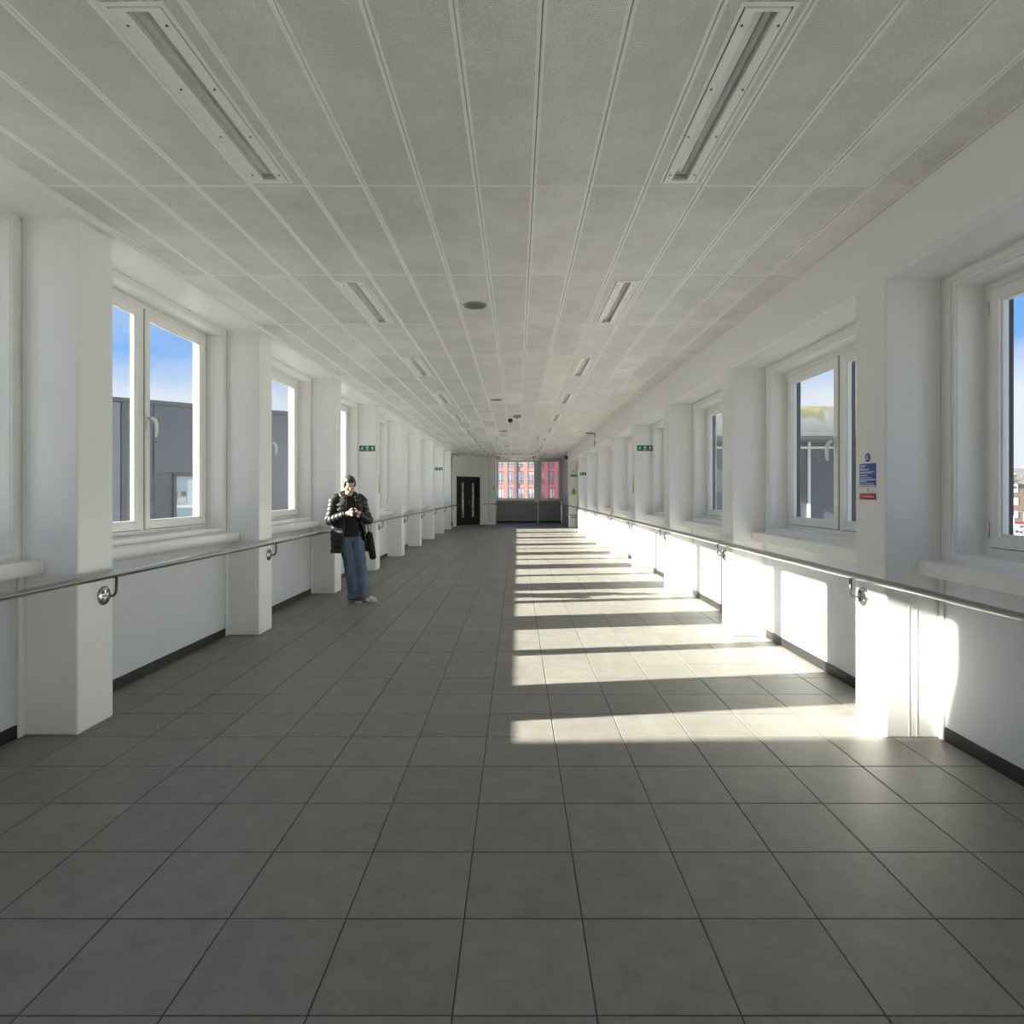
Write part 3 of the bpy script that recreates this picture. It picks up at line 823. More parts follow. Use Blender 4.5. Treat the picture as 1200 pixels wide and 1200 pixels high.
# yellow and white strips on the corridor faces of the fourth pillars
def strip_sign(s, face, y, label):
    r = thing('strip_sign', label, 'sign', (face, y, 1.60))
    x0, x1 = 0, -s*0.004
    bm = new_bm(); box(bm, x0, x1, -0.055, 0.055, -0.16, 0.02, 0.0008); obj('plate', bm, M_YEL, r)
    bm = new_bm(); box(bm, x0, x1, -0.045, 0.045, 0.03, 0.16, 0.0008); obj('plate', bm, mat('pale_yellow', (0.66, 0.62, 0.38), 0.45), r)
    bm = new_bm(); xx = -s*0.0046
    for q in range(4):
        z = 0.0 - q*0.04
        bm.faces.new([bm.verts.new(p) for p in ((xx, -0.04, z-0.02), (xx, 0.04, z-0.02), (xx, 0.04, z-0.008), (xx, -0.04, z-0.008))])
    obj('print', bm, M_INK, r)
strip_sign(-1, PL, 12.04, 'narrow yellow notice on the left pillar just behind the person')
strip_sign(1, PR, 11.86, 'narrow yellow notice on the fourth right pillar')
# notices on the nearest right pillar (corridor face)
def face_text(bm, s, size, y, z, x, mi=0): return text_mesh(bm, s, size, (x, y, z), (0, -1, 0), (0, 0, 1), mi=mi)
FX = PR - 0.0004
def fp(bm, x, y0, y1, z0, z1): bm.faces.new([bm.verts.new(p) for p in ((x, y0, z0), (x, y1, z0), (x, y1, z1), (x, y0, z1))])
bn = thing('notice_sign', 'blue notice with white text on the nearest right pillar', 'sign', (FX, 3.928, 1.552))
bm = new_bm(); box(bm, -0.004, 0, -0.089, 0.089, -0.072, 0.072, 0.0008); pl = obj('plate', bm, M_BLUE, bn)
bm = new_bm(); x = -0.0047
for (ya, yb, za, zb) in ((0.01, 0.08, 0.057, 0.063), (0.03, 0.08, 0.046, 0.051), (-0.02, 0.08, 0.032, 0.039), (-0.08, 0.08, 0.019, 0.023), (-0.055, 0.08, 0.011, 0.015), (0.0, 0.08, -0.004, 0.001), (-0.05, 0.08, -0.017, -0.013),
                         (-0.088, 0.084, -0.031, -0.025), (0.0, 0.08, -0.041, -0.036), (-0.07, 0.08, -0.054, -0.050), (-0.085, 0.085, -0.069, -0.061)):
    fp(bm, x, ya, yb, za, zb)
obj('print', bm, M_SIGNWHITE, pl)
rb = thing('round_sign', 'small round blue sign above the blue notice on the nearest right pillar', 'sign', (FX, 3.928, 1.662))
bm = new_bm(); lathe(bm, [(0.0265, 0.0), (0.0265, -0.003), (0.025, -0.004)], axis='x', seg=28); pl = obj('plate', bm, M_BLUE, rb)
bm = new_bm(); fp(bm, -0.0047, -0.013, 0.013, 0.004, 0.012); fp(bm, -0.0047, -0.016, 0.016, -0.012, -0.004); obj('print', bm, M_SIGNWHITE, pl)
nn = thing('number_sticker', 'small sticker with the number 9 between the blue and red notices', 'sticker', (FX, 3.925, 1.458))
bm = new_bm(); face_text(bm, '9', 0.040, 0.012, -0.013, -0.0008); obj('lettering', bm, mat('grey_ink', (0.20, 0.20, 0.20), 0.5), nn)
rn = thing('notice_sign', 'small red notice below the number 9 on the nearest right pillar', 'sign', (FX, 3.928, 1.421))
bm = new_bm(); box(bm, -0.004, 0, -0.089, 0.089, -0.019, 0.019, 0.0008); pl = obj('plate', bm, M_RED, rn)
bm = new_bm(); fp(bm, -0.0047, -0.068, 0.03, -0.004, 0.002); obj('print', bm, M_SIGNWHITE, pl)
bm = new_bm()
for q in range(4): fp(bm, -0.0047, 0.035, 0.08, -0.013+q*0.007, -0.010+q*0.007)
fp(bm, -0.0047, -0.05, 0.03, 0.009, 0.011); obj('print', bm, mat('pink_print', (0.62, 0.30, 0.32), 0.5), pl)

# hanging platform sign
hs = thing('hanging_sign', 'white hanging platform sign with red pictograms in front of the end window', 'sign', (-0.02, 18.6, 2.52))
SW, SH = 1.20, 0.275
M_SIGNLIGHT = mat('sign_pale', (0.66, 0.65, 0.63), 0.4)
bm = new_bm(); box(bm, -SW/2, SW/2, -0.03, 0.03, -SH/2, SH/2, 0.004); pl = obj('sign_box', bm, M_SIGNLIGHT, hs)
bm = new_bm(); text_mesh(bm, 'Way out, platforms 1, 3 and 4', 0.092, (-0.575, -0.0312, 0.035), (1, 0, 0), (0, 0, 1)); tx = obj('lettering', bm, M_INK, pl)
wv = max(v.co.x for v in tx.data.vertices) - min(v.co.x for v in tx.data.vertices)
for v in tx.data.vertices: v.co.x = -0.575 + (v.co.x + 0.575) * (1.14 / wv)
M_SIGNRED = mat('sign_dark_red', (0.30, 0.02, 0.05), 0.4)
for sgn in (-1, 1):
    cx = sgn * 0.525
    bm = new_bm(); poly2(bm, [(cx-0.055, -0.118), (cx+0.055, -0.118), (cx+0.055, -0.008), (cx-0.055, -0.008)], -0.0311); pc = obj('pictogram', bm, M_SIGNRED, pl)
    bm = new_bm()
    if sgn < 0:
        poly2(bm, [(cx-0.03, -0.10), (cx-0.015, -0.10), (cx-0.015, -0.03), (cx-0.03, -0.03)], -0.0318); poly2(bm, [(cx-0.015, -0.045), (cx+0.03, -0.045), (cx+0.03, -0.03), (cx-0.015, -0.03)], -0.0318)
        poly2(bm, [(cx, -0.10), (cx+0.03, -0.10), (cx+0.03, -0.085), (cx, -0.085)], -0.0318)
    else:
        for q in range(3): poly2(bm, [(cx-0.035+q*0.022, -0.10), (cx-0.013+q*0.022, -0.10), (cx-0.013+q*0.022, -0.075+q*0.02), (cx-0.035+q*0.022, -0.075+q*0.02)], -0.0318)
    obj('pictogram_figure', bm, M_SIGNLIGHT, pc)
    bm = new_bm(); s0 = -0.44 if sgn < 0 else 0.20
    for (a, b, z) in (((0, 0.10, -0.045), (0, 0.24, -0.09)) if sgn < 0 else ((0.18, 0.24, -0.045), (0.0, 0.24, -0.09))):
        poly2(bm, [(s0+a, z-0.012), (s0+b, z-0.012), (s0+b, z+0.012), (s0+a, z+0.012)], -0.0311)
    obj('print', bm, mat('sign_pink_print', (0.50, 0.24, 0.26), 0.4), pl)
for x in (-0.58, 0.615):
    bm = new_bm(); tube(bm, [(x, 0, -0.13 if x > 0 else 0.13), (x, 0, H - 2.52)], 0.016, 10); lathe(bm, [(0.04, H-2.52-0.012), (0.04, H-2.52)], center=(x, 0, 0), seg=16); obj('hanger_rod', bm, M_UPVC, hs)

# ------------------------------------------------------------------ conduits and cctv
cp = thing('conduit_pipe', 'dark conduit running down the last left pillar to a socket box', 'pipe', (PL + 0.022, 25.18, 0.0))
bm = new_bm(); tube(bm, [(0, 0, 0.28), (0, 0, 2.78), (0.01, 0.02, 2.86), (0.06, 0.15, 2.98), (0.10, 0.25, 3.0), (0.10, 1.8, 3.0)], 0.02, 10); obj('pipe', bm, mat('grey_pipe', (0.20, 0.20, 0.20), 0.5), cp)
bm = new_bm(); box(bm, -0.02, 0.05, -0.09, 0.09, 0.14, 0.28, 0.006); obj('socket_box', bm, mat('dark_grey_box', (0.16, 0.16, 0.16), 0.5), cp)
bm = new_bm(); tube(bm, [(2.10, 17.2, 2.72), (2.10, 17.2, 3.03), (2.06, 17.2, 3.055), (1.86, 17.2, 3.06)], 0.016, 8)
box(bm, 2.085, 2.118, 17.17, 17.23, 2.80, 2.83)
tag(obj('conduit_pipe', bm, mat('brown_pipe', (0.16, 0.11, 0.09), 0.5)), 'short dark conduit hooked over the right bulkhead', 'pipe')
cc = thing('cctv_camera', 'black security camera hanging near the far right ceiling corner', 'camera', (2.02, 26.2, H))
bm = new_bm(); tube(bm, [(0, 0, 0), (0, 0, -0.13)], 0.014, 8); obj('stem', bm, M_INK, cc)
bm = new_bm(); ellipsoid(bm, (0, 0, -0.19), (0.075, 0.075, 0.07)); box(bm, -0.05, 0.05, -0.05, 0.05, -0.16, -0.12, 0.01); obj('camera_body', bm, M_INK, cc)
#PERSON#
# ------------------------------------------------------------------ person
def bake(bm, name, m, parent, voxel, smooth_it=4, disp=None, fac=0.5):
    o = obj(name + '_tmp', bm, m)
    md = o.modifiers.new('r', 'REMESH'); md.mode = 'VOXEL'; md.voxel_size = voxel; md.use_smooth_shade = True
    if smooth_it:
        s = o.modifiers.new('s', 'SMOOTH'); s.iterations = smooth_it; s.factor = fac
    me = evaluated_mesh(o)
    bpy.data.objects.remove(o)
    me.name = name; me.materials.clear(); me.materials.append(m)
    for p in me.polygons: p.use_smooth = True
    if disp:
        me.update()
        for v in me.vertices: v.co = disp(v.co.copy(), v.normal.copy())
    return inst(name, me, parent)

PYAW = math.radians(28)
person = thing('person', 'person in a black quilted coat and wide jeans looking at a phone', 'person', (-2.215, 8.55, 0.0), PYAW)
M_SKIN = mat('skin', (0.62, 0.40, 0.31), 0.5, noise=0.04, nscale=30)
M_HAIR = mat('dark_hair', (0.045, 0.038, 0.034), 0.5, noise=0.4, nscale=120, stretch=(1, 1, 0.15))
M_COAT = mat('black_quilted_nylon', (0.018, 0.018, 0.020), 0.46, spec=0.5, bump=0.12, bscale=55)
M_TOP = mat('black_jersey', (0.010, 0.010, 0.011), 0.85)
M_JEAN = mat('blue_denim', (0.105, 0.150, 0.225), 0.85, noise=0.30, nscale=14, stretch=(1, 1, 0.35))
M_SHOE = mat('pale_shoe', (0.62, 0.62, 0.63), 0.5)
M_SHOE_D = mat('dark_shoe', (0.05, 0.05, 0.055), 0.5)
M_SOLE = mat('white_sole', (0.70, 0.70, 0.68), 0.6)
V = Vector
# joints (x = her left, -y = forward)
HIP = {1: V((0.088, 0.070, 0.88)), -1: V((-0.088, 0.085, 0.88))}
KNEE = {1: V((0.088, -0.045, 0.47)), -1: V((-0.034, 0.000, 0.47))}
ANK = {1: V((0.098, -0.135, 0.085)), -1: V((-0.010, -0.060, 0.085))}
SH = {1: V((0.172, 0.055, 1.345)), -1: V((-0.172, 0.060, 1.345))}
EL = {1: V((0.245, 0.020, 1.075)), -1: V((-0.258, 0.030, 1.075))}
WR_ = {1: V((0.080, -0.165, 1.165)), -1: V((-0.085, -0.165, 1.165))}
HC = V((-0.005, -0.035, 1.548))            # head centre
# --- body: one continuous surface
bm = new_bm()
tube(bm, [(0, 0.075, 0.84), (0, 0.075, 0.92), (0, 0.065, 1.05), (0, 0.06, 1.20), (0, 0.06, 1.32), (0, 0.055, 1.385), (0, 0.04, 1.41)], [0.13, 0.155, 0.125, 0.145, 0.150, 0.11, 0.055], 20, flat=[0.75, 0.72, 0.72, 0.70, 0.66, 0.6, 0.9], ref=(1, 0, 0))
tube(bm, [(0, 0.045, 1.36), (0, 0.025, 1.42), (0, -0.005, 1.48)], [0.058, 0.05, 0.05], 16)
# head: cranium, jaw, nose, brow, ears, lips, tilted down towards the phone
TILT = Matrix.Rotation(math.radians(24), 4, 'X')
def hd(p): return HC + (TILT @ V(p))
def he(p, r, rx=0): 
    m = Matrix.Translation(hd(p)) @ TILT @ Matrix.Rotation(rx, 4, 'X') @ Matrix.Diagonal((*r, 1))
    bmesh.ops.create_uvsphere(bm, u_segments=20, v_segments=14, radius=1, matrix=m)
he((0, 0.012, 0.028), (0.074, 0.092, 0.082)); he((0, -0.022, -0.030), (0.060, 0.062, 0.075)); he((0, -0.046, -0.082), (0.032, 0.032, 0.026))
he((0, -0.086, -0.015), (0.011, 0.016, 0.026), 0.35); he((0, -0.096, -0.030), (0.014, 0.013, 0.011)); he((0, -0.074, 0.020), (0.050, 0.016, 0.012))
he((0.036, -0.062, -0.025), (0.022, 0.018, 0.020)); he((-0.036, -0.062, -0.025), (0.022, 0.018, 0.020))
he((0, -0.080, -0.056), (0.022, 0.010, 0.0055)); he((0, -0.078, -0.065), (0.019, 0.010, 0.006))
for s in (-1, 1): he((s*0.074, 0.008, -0.008), (0.010, 0.020, 0.031), -0.2)
def chain(pts, rad, seg=10): tube(bm, pts, rad, seg)
for s in (-1, 1):
    chain([SH[s] + V((-s*0.05, 0, 0)), SH[s], SH[s].lerp(EL[s], 0.5), EL[s]], [0.05, 0.052, 0.046, 0.040], 12)
    chain([EL[s], EL[s].lerp(WR_[s], 0.4), WR_[s]], [0.040, 0.037, 0.026], 12)
    chain([HIP[s], HIP[s].lerp(KNEE[s], 0.5), KNEE[s]], [0.082, 0.072, 0.055], 12)
    chain([KNEE[s], KNEE[s].lerp(ANK[s], 0.35), ANK[s]], [0.055, 0.052, 0.036], 12)
    chain([ANK[s], ANK[s] + V((0.01, -0.07, -0.045)), ANK[s] + V((0.02, -0.13, -0.055))], [0.036, 0.033, 0.024], 10)
# hands cradling the phone: palm, four fingers, thumb
PH = V((0.0, -0.262, 1.205))               # phone centre
for s in (-1, 1):
    w = WR_[s]; kn = V((s*0.044, -0.232, 1.178))
    tube(bm, [w, w.lerp(kn, 0.45), kn], [0.026, 0.033, 0.031], 12, flat=[0.8, 0.55, 0.5], ref=(0.3*s, -0.2, 1))
    for f in range(4):
        z = 1.205 - f * 0.019; b = V((s*(0.046 - 0.002*f), -0.238, z - 0.004)); ln = [0.9, 1.0, 0.95, 0.75][f]
        chain([kn.lerp(b, 0.6), b, b + V((-s*0.004, -0.030*ln, 0.004)), b + V((-s*0.022*ln, -0.048*ln, 0.006)), b + V((-s*0.038*ln, -0.046*ln, 0.008))], [0.0095, 0.0092, 0.0088, 0.0080, 0.0068], 8)
    chain([w.lerp(kn, 0.35) + V((0, 0, 0.012)), V((s*0.046, -0.214, 1.212)), V((s*0.030, -0.232, 1.232)), V((s*0.014, -0.246, 1.240))], [0.014, 0.0115, 0.0098, 0.0078], 8)
body = bake(bm, 'body', M_SKIN, person, 0.0052, 3)
# eyes, brows, lips
for s in (-1, 1):
    bm = new_bm(); c = hd((s*0.029, -0.0805, 0.004)); ellipsoid(bm, c, (0.0125, 0.006, 0.0065), 14, 10); e_ = obj('eye', bm, mat('eye_white', (0.75, 0.73, 0.70), 0.2), person)
    bm = new_bm(); ellipsoid(bm, hd((s*0.028, -0.0858, 0.002)), (0.0052, 0.0026, 0.0055), 10, 8); obj('iris', bm, mat('iris', (0.03, 0.02, 0.015), 0.2), e_)
    bm = new_bm(); tube(bm, [hd((s*0.014, -0.090, 0.020)), hd((s*0.030, -0.088, 0.025)), hd((s*0.046, -0.076, 0.019))], [0.003, 0.0036, 0.002], 8); obj('eyebrow', bm, M_HAIR, person)
bm = new_bm(); tube(bm, [hd((-0.020, -0.083, -0.060)), hd((-0.008, -0.0895, -0.058)), hd((0.008, -0.0895, -0.058)), hd((0.020, -0.083, -0.060))], [0.002, 0.005, 0.005, 0.002], 8); obj('lips', bm, mat('lips', (0.42, 0.17, 0.15), 0.4), person)
# hair: cap swept back into a low bun
bm = new_bm()
def hh(p, r, rx=0):
    m = Matrix.Translation(hd(p)) @ TILT @ Matrix.Rotation(rx, 4, 'X') @ Matrix.Diagonal((*r, 1)); bmesh.ops.create_uvsphere(bm, u_segments=20, v_segments=14, radius=1, matrix=m)
hh((0, 0.030, 0.042), (0.084, 0.096, 0.082)); hh((0, 0.052, -0.020), (0.078, 0.066, 0.080)); hh((0, -0.030, 0.082), (0.060, 0.050, 0.030), 0.5)
for s in (-1, 1): hh((s*0.066, -0.012, 0.020), (0.018, 0.034, 0.050), 0.3)
hh((0, 0.120, -0.010), (0.044, 0.038, 0.044))
bake(bm, 'hair', M_HAIR, person, 0.006, 3)
# jeans: waist, seat and two wide legs
bm = new_bm()
tube(bm, [(0, 0.085, 0.80), (0, 0.085, 0.88), (0, 0.078, 0.95), (0, 0.072, 1.02)], [0.168, 0.172, 0.155, 0.14], 24, flat=[0.68, 0.70, 0.70, 0.72], ref=(1, 0, 0))
for s in (-1, 1):
    a, k, n = HIP[s], KNEE[s], ANK[s]
    hem = n + V((0.0, -0.012, -0.058))
    pts = [a + V((0, 0, 0.02)), a.lerp(k, 0.25), a.lerp(k, 0.6), k, k.lerp(hem, 0.35), k.lerp(hem, 0.7), hem]
    tube(bm, pts, [0.094, 0.098, 0.090, 0.086, 0.088, 0.093, 0.099], 20, flat=[0.98, 0.98, 0.95, 0.95, 0.95, 0.95, 0.98])
def denim(co, no):
    z = co.z; a = math.atan2(co.y, co.x)
    d = 0.0045 * math.sin(co.x*55 + z*9 + 2*math.sin(z*11)) * (0.4 + 0.6*min(1, max(0, (0.85-z)*2)))
    d += 0.005 * math.sin(z*58 + co.x*22) * max(0, 1 - abs(z-0.13)*6) + 0.004 * math.sin(z*46 - co.x*35 + 1) * max(0, 1 - abs(z-0.50)*5)
    return co + no * d
bake(bm, 'jeans', M_JEAN, person, 0.009, 3, denim)
# shoes
for s, m_ in ((1, M_SHOE), (-1, M_SHOE_D)):
    n = ANK[s]; yaw = 0.75 if s == 1 else 0.15
    R = Matrix.Rotation(yaw, 3, 'Z')
    def S(p): return V((n.x, n.y, 0)) + R @ V(p)
    bm = new_bm()
    tube(bm, [S((0, 0.055, 0.045)), S((0, 0.03, 0.052)), S((0, -0.03, 0.052)), S((0, -0.09, 0.043)), S((0, -0.145, 0.034)), S((0, -0.178, 0.028))], [0.030, 0.040, 0.041, 0.042, 0.039, 0.022], 16, flat=[1.0, 1.15, 1.1, 0.85, 0.62, 0.6], ref=R @ V((1, 0, 0)))
    for v in bm.verts: v.co.z = max(v.co.z, 0.014)
    sh = bake(bm, 'shoe', m_, person, 0.006, 2)
    bm = new_bm(); out = []
    for q in range(20):
        a = 2*PI*q/20; x = 0.043*math.cos(a)*(1.0 if math.sin(a) < 0 else 0.85); y = -0.062 + 0.128*math.sin(a)
        p = S((x, y, 0)); out.append((p.x, p.y))
    prism(bm, out, 'z', 0.0, 0.022); obj('sole', bm, M_SOLE, sh)
# top
bm = new_bm()
tube(bm, [(0, 0.080, 0.86), (0, 0.068, 1.05), (0, 0.060, 1.20), (0, 0.058, 1.32), (0, 0.05, 1.39), (0, 0.04, 1.425)], [0.176, 0.148, 0.152, 0.150, 0.10, 0.066], 22, flat=[0.76, 0.78, 0.80, 0.74, 0.75, 0.95], ref=(1, 0, 0))
bake(bm, 'top', M_TOP, person, 0.008, 3)
# coat: open-fronted quilted shell, two quilted sleeves, hood and collar
def coat_body():
    bm = new_bm()
    zs = [1.405 - 0.0117 * i for i in range(66)]
    NA = 40; grid = []
    for z in zs:
        t = (1.405 - z) / 0.77
        hw = 0.125 + 0.085 * min(1, t * 6) - 0.012 * math.sin(min(1, t*1.6) * PI) + 0.045 * max(0, t - 0.45)
        hd_ = 0.105 + 0.032 * min(1, t * 6) + 0.035 * max(0, t - 0.4)
        gr_, gl_ = math.radians(16 + 14 * t), math.radians(20 + 48 * t)
        cy = 0.055 + 0.035 * t
        row = []
        for k in range(NA + 1):
            a = -PI + gr_ + (2*PI - gr_ - gl_) * k / NA      # 0 = back
            puff = 0.011 * abs(math.sin(PI * (z - 0.63) / 0.078)) * (1 if z < 1.36 else 0.5)
            wob = 0.006 * math.sin(a * 5 + z * 17)
            x = (hw + puff + wob) * math.sin(a); y = cy + (hd_ + puff + wob) * math.cos(a)
            x += -0.018 * t                              # hangs a little to her right
            row.append(bm.verts.new((x, y, z)))
        grid.append(row)
    for i in range(len(grid)-1):
        for k in range(NA):
            f = bm.faces.new((grid[i][k], grid[i][k+1], grid[i+1][k+1], grid[i+1][k])); f.smooth = True
    bmesh.ops.recalc_face_normals(bm, faces=bm.faces)
    o = obj('coat', bm, M_COAT, person)
    md = o.modifiers.new('thick', 'SOLIDIFY'); md.thickness = 0.016; md.offset = 0
    return o
coat = coat_body()
for s in (-1, 1):
    path = [SH[s] + V((-s*0.055, 0.0, 0.022)), SH[s] + V((s*0.004, 0, 0.0)), SH[s].lerp(EL[s], 0.35), SH[s].lerp(EL[s], 0.7), EL[s] + V((s*0.004, 0.012, 0.004)), EL[s].lerp(WR_[s], 0.18) + V((0, 0, -0.004)), EL[s].lerp(WR_[s], 0.5), EL[s].lerp(WR_[s], 0.98)]
    # resample with puffs
    pts = []; rad = []
    base = [0.066, 0.074, 0.070, 0.066, 0.064, 0.062, 0.056, 0.043]
    N = 9
    for i in range(len(path)-1):
        p0 = path[max(i-1, 0)]; p1 = path[i]; p2 = path[i+1]; p3 = path[min(i+2, len(path)-1)]
        for j in range(N):
            t = j / N
            p = 0.5*((2*p1) + (-p0+p2)*t + (2*p0-5*p1+4*p2-p3)*t*t + (-p0+3*p1-3*p2+p3)*t*t*t)
            pts.append(p); rad.append(base[i]*(1-t) + base[i+1]*t)
    pts.append(path[-1]); rad.append(base[-1])
    ln = 0.0
    for i in range(len(pts)):
        if i: ln += (pts[i]-pts[i-1]).length
        rad[i] += 0.012 * abs(math.sin(PI * ln / 0.062)) - 0.006
    bm = new_bm(); tube(bm, pts, rad, 20)
    obj('sleeve', bm, M_COAT, coat)
bm = new_bm()                                                # hood lying on the shoulders and stand-up collar
tube(bm, [(-0.075, -0.065, 1.375), (-0.098, 0.0, 1.405), (-0.085, 0.07, 1.425), (-0.04, 0.115, 1.43), (0.04, 0.115, 1.43), (0.085, 0.07, 1.425), (0.098, 0.0, 1.405), (0.075, -0.065, 1.375)], [0.022, 0.036, 0.044, 0.050, 0.050, 0.044, 0.036, 0.022], 12)
tube(bm, [(-0.055, 0.13, 1.40), (0, 0.155, 1.385), (0.055, 0.13, 1.40)], [0.045, 0.06, 0.045], 12)
bake(bm, 'hood', M_COAT, coat, 0.009, 4)
for s in (-1, 1):
    bm = new_bm(); tube(bm, [(s*0.060, -0.105, 1.36), (s*0.066, -0.120, 1.28), (s*0.062, -0.118, 1.20)], 0.004, 6); obj('drawstring', bm, M_TOP, coat)
# phone
ph = thing('phone', 'dark phone held in both hands by the person', 'phone', (0, 0, 0))
yawm = Matrix.Rotation(PYAW, 3, 'Z')
ph.location = V((-2.215, 8.55, 0)) + yawm @ PH; ph.rotation_euler = (math.radians(-52), 0, PYAW)
bm = new_bm(); box(bm, -0.036, 0.036, -0.004, 0.004, -0.074, 0.074, 0.003); obj('case', bm, mat('phone_case', (0.02, 0.02, 0.022), 0.3), ph)
bm = new_bm(); box(bm, -0.033, 0.033, 0.0038, 0.0046, -0.070, 0.070); obj('screen', bm, mat('phone_screen', (0.08, 0.10, 0.13), 0.08), ph)
# shoulder bag on her left hip
bg_ = thing('shoulder_bag', 'black shoulder bag hanging at the hip of the person', 'bag', (-2.215, 8.55, 0), PYAW)
bm = new_bm()
out = [(-0.105, 0.0), (-0.12, 0.12), (-0.105, 0.30), (-0.07, 0.36), (0.07, 0.36), (0.105, 0.30), (0.12, 0.12), (0.10, 0.0), (0.05, -0.02), (-0.05, -0.02)]
prism(bm, out, 'x', -0.042, 0.042); bmesh.ops.bevel(bm, geom=list(bm.edges), offset=0.016, segments=3, affect='EDGES')
bo = obj('bag_body', bm, mat('black_canvas', (0.012, 0.012, 0.013), 0.7, bump=0.1, bscale=80), bg_, loc=(0.315, 0.075, 0.55), smooth=True)
bo.rotation_euler = (0, math.radians(-9), math.radians(-12))
bm = new_bm()
tube(bm, [(0.262, 0.02, 0.90), (0.290, 0.02, 1.05), (0.262, 0.03, 1.22), (0.222, 0.04, 1.36), (0.16, 0.06, 1.432), (0.150, 0.12, 1.41), (0.20, 0.16, 1.28), (0.262, 0.15, 1.08), (0.272, 0.12, 0.90)], 0.011, 8, flat=0.4)
obj('strap', bm, M_TOP, bg_)
# weight rests back on the rail: hips and shoulders shift sideways over the feet
def lean(v): v.co.x -= 0.075 * min(1.0, max(0.0, v.co.z / 1.30)) ** 1.2
done = set()
def lean_tree(o):
    for ch in o.children:
        if ch.type == 'MESH' and ch.data.name not in done:
            done.add(ch.data.name)
            if ch.location.length < 1e-6:
                for v in ch.data.vertices: lean(v)
            else: ch.location.x -= 0.045
        lean_tree(ch)
lean_tree(person); lean_tree(bg_)
ph.location = ph.location + yawm @ V((-0.070, 0, 0))
person.location.x += 0.03; bg_.location.x += 0.03; ph.location.x += 0.03
#OUTSIDE#
# ------------------------------------------------------------------ outside
GZ = -5.5
M_GROUND = mat('ballast_ground', (0.38, 0.37, 0.345), 0.9, noise=0.25, nscale=0.15, detail=8)
bm = new_bm(); box(bm, -250, 300, -120, 420, GZ - 0.3, GZ)
tag(obj('ground', bm, M_GROUND), 'grey ground far below the footbridge windows', None, kind='structure')

def line_pt(px, A, B):
    """where the vertical plane seen at column px meets the ground line A-B (plan view)"""
    k = (px - 606) / F_PX
    d = B - A
    t = (k * A.y - A.x) / (d.x - k * d.y)
    return A + d * t, t * d.length

# dark clad building seen through the left windows (set at an angle to the corridor)
HB = 3.8
A = Vector((-4.22 * HB, 6.65 * HB)); B = Vector((-2.79 * HB, 7.88 * HB)); d = (B - A).normalized()
A0 = A - d * 14.0; L_B = 14.0 + (B - A).length + 2.6
M_CLAD = mat('grey_cladding', (0.095, 0.102, 0.118), 0.45, noise=0.10, nscale=0.8)
M_CLAD2 = mat('grey_cladding_light', (0.20, 0.215, 0.235), 0.45, noise=0.08, nscale=0.8)
M_COPING = mat('grey_coping', (0.10, 0.105, 0.115), 0.5)
bl = thing('clad_building', 'dark grey metal clad building seen through the left windows', 'building', (A0.x, A0.y, GZ), math.atan2(d.y, d.x))
TOPB = EYE + HB - GZ
bm = new_bm(); box(bm, 0, L_B, 0.12, 9, 0, TOPB - 0.05); obj('wall', bm, M_COPING, bl)
bm = new_bm(); box(bm, -0.1, L_B + 0.1, -0.02, 9.1, TOPB - 0.16, TOPB + 0.02, 0.01); obj('coping', bm, M_COPING, bl)
wp0, t0 = line_pt(203, A0, A0 + d); wp1, t1 = line_pt(243, A0, A0 + d)
wz0, wz1 = EYE - GZ - 1.75, EYE - GZ + 0.85
x = 0.0; k = 0
widths = [1.15, 1.15, 0.55, 1.15, 1.7]
while x < L_B - 0.2:
    w = min(widths[k % 5], L_B - x)
    segs = [(0.0, TOPB - 0.17)]
    if x < t1 and x + w > t0: segs = [(0.0, wz0), (wz1, TOPB - 0.17)]
    for (za, zb) in segs:
        bm = new_bm(); box(bm, x + 0.012, x + w - 0.012, 0.0 if k % 5 != 2 else 0.035, 0.11, za, zb, 0.012, seg=1)
        obj('cladding_panel', bm, M_CLAD if k % 5 != 2 else M_CLAD2, bl)
    x += w; k += 1
bm = new_bm()
for b in ((t0, t0+0.12, wz0, wz1), (t1-0.12, t1, wz0, wz1), (t0, t1, wz0, wz0+0.1), (t0, t1, wz1-0.16, wz1)): box(bm, b[0], b[1], -0.02, 0.11, b[2], b[3])
fw = obj('window_frame', bm, mat('dark_window_frame', (0.05, 0.05, 0.055), 0.4), bl)
M_SKYPANE = mat('office_window_glass', (0.10, 0.13, 0.14), 0.05, spec=0.8)
bm = new_bm(); box(bm, t0+0.12, t1-0.12, 0.05, 0.08, wz0+0.1, wz1-0.16); obj('pane', bm, mat('painted_reflection', (0.30, 0.38, 0.41), 0.3), fw)  # bluish reflection painted into the pane colour
bm = new_bm(); box(bm, t0+0.55, t1-0.12, 0.03, 0.05, wz0+1.25, wz1-0.3); obj('pane_overlay', bm, mat('painted_reflection_bright', (0.52, 0.66, 0.72), 0.4), fw)  # brighter part of the window reflection, painted as a pale sheet
bm = new_bm(); box(bm, t0+0.15, t0+0.5, 0.03, 0.05, wz0+1.3, wz1-0.8); obj('dark_pane', bm, M_SKYPANE, fw)
bm = new_bm(); box(bm, t0+0.12, t1-0.12, 0.02, 0.05, wz0+1.12, wz0+1.24); obj('transom', bm, M_UPVC, fw)

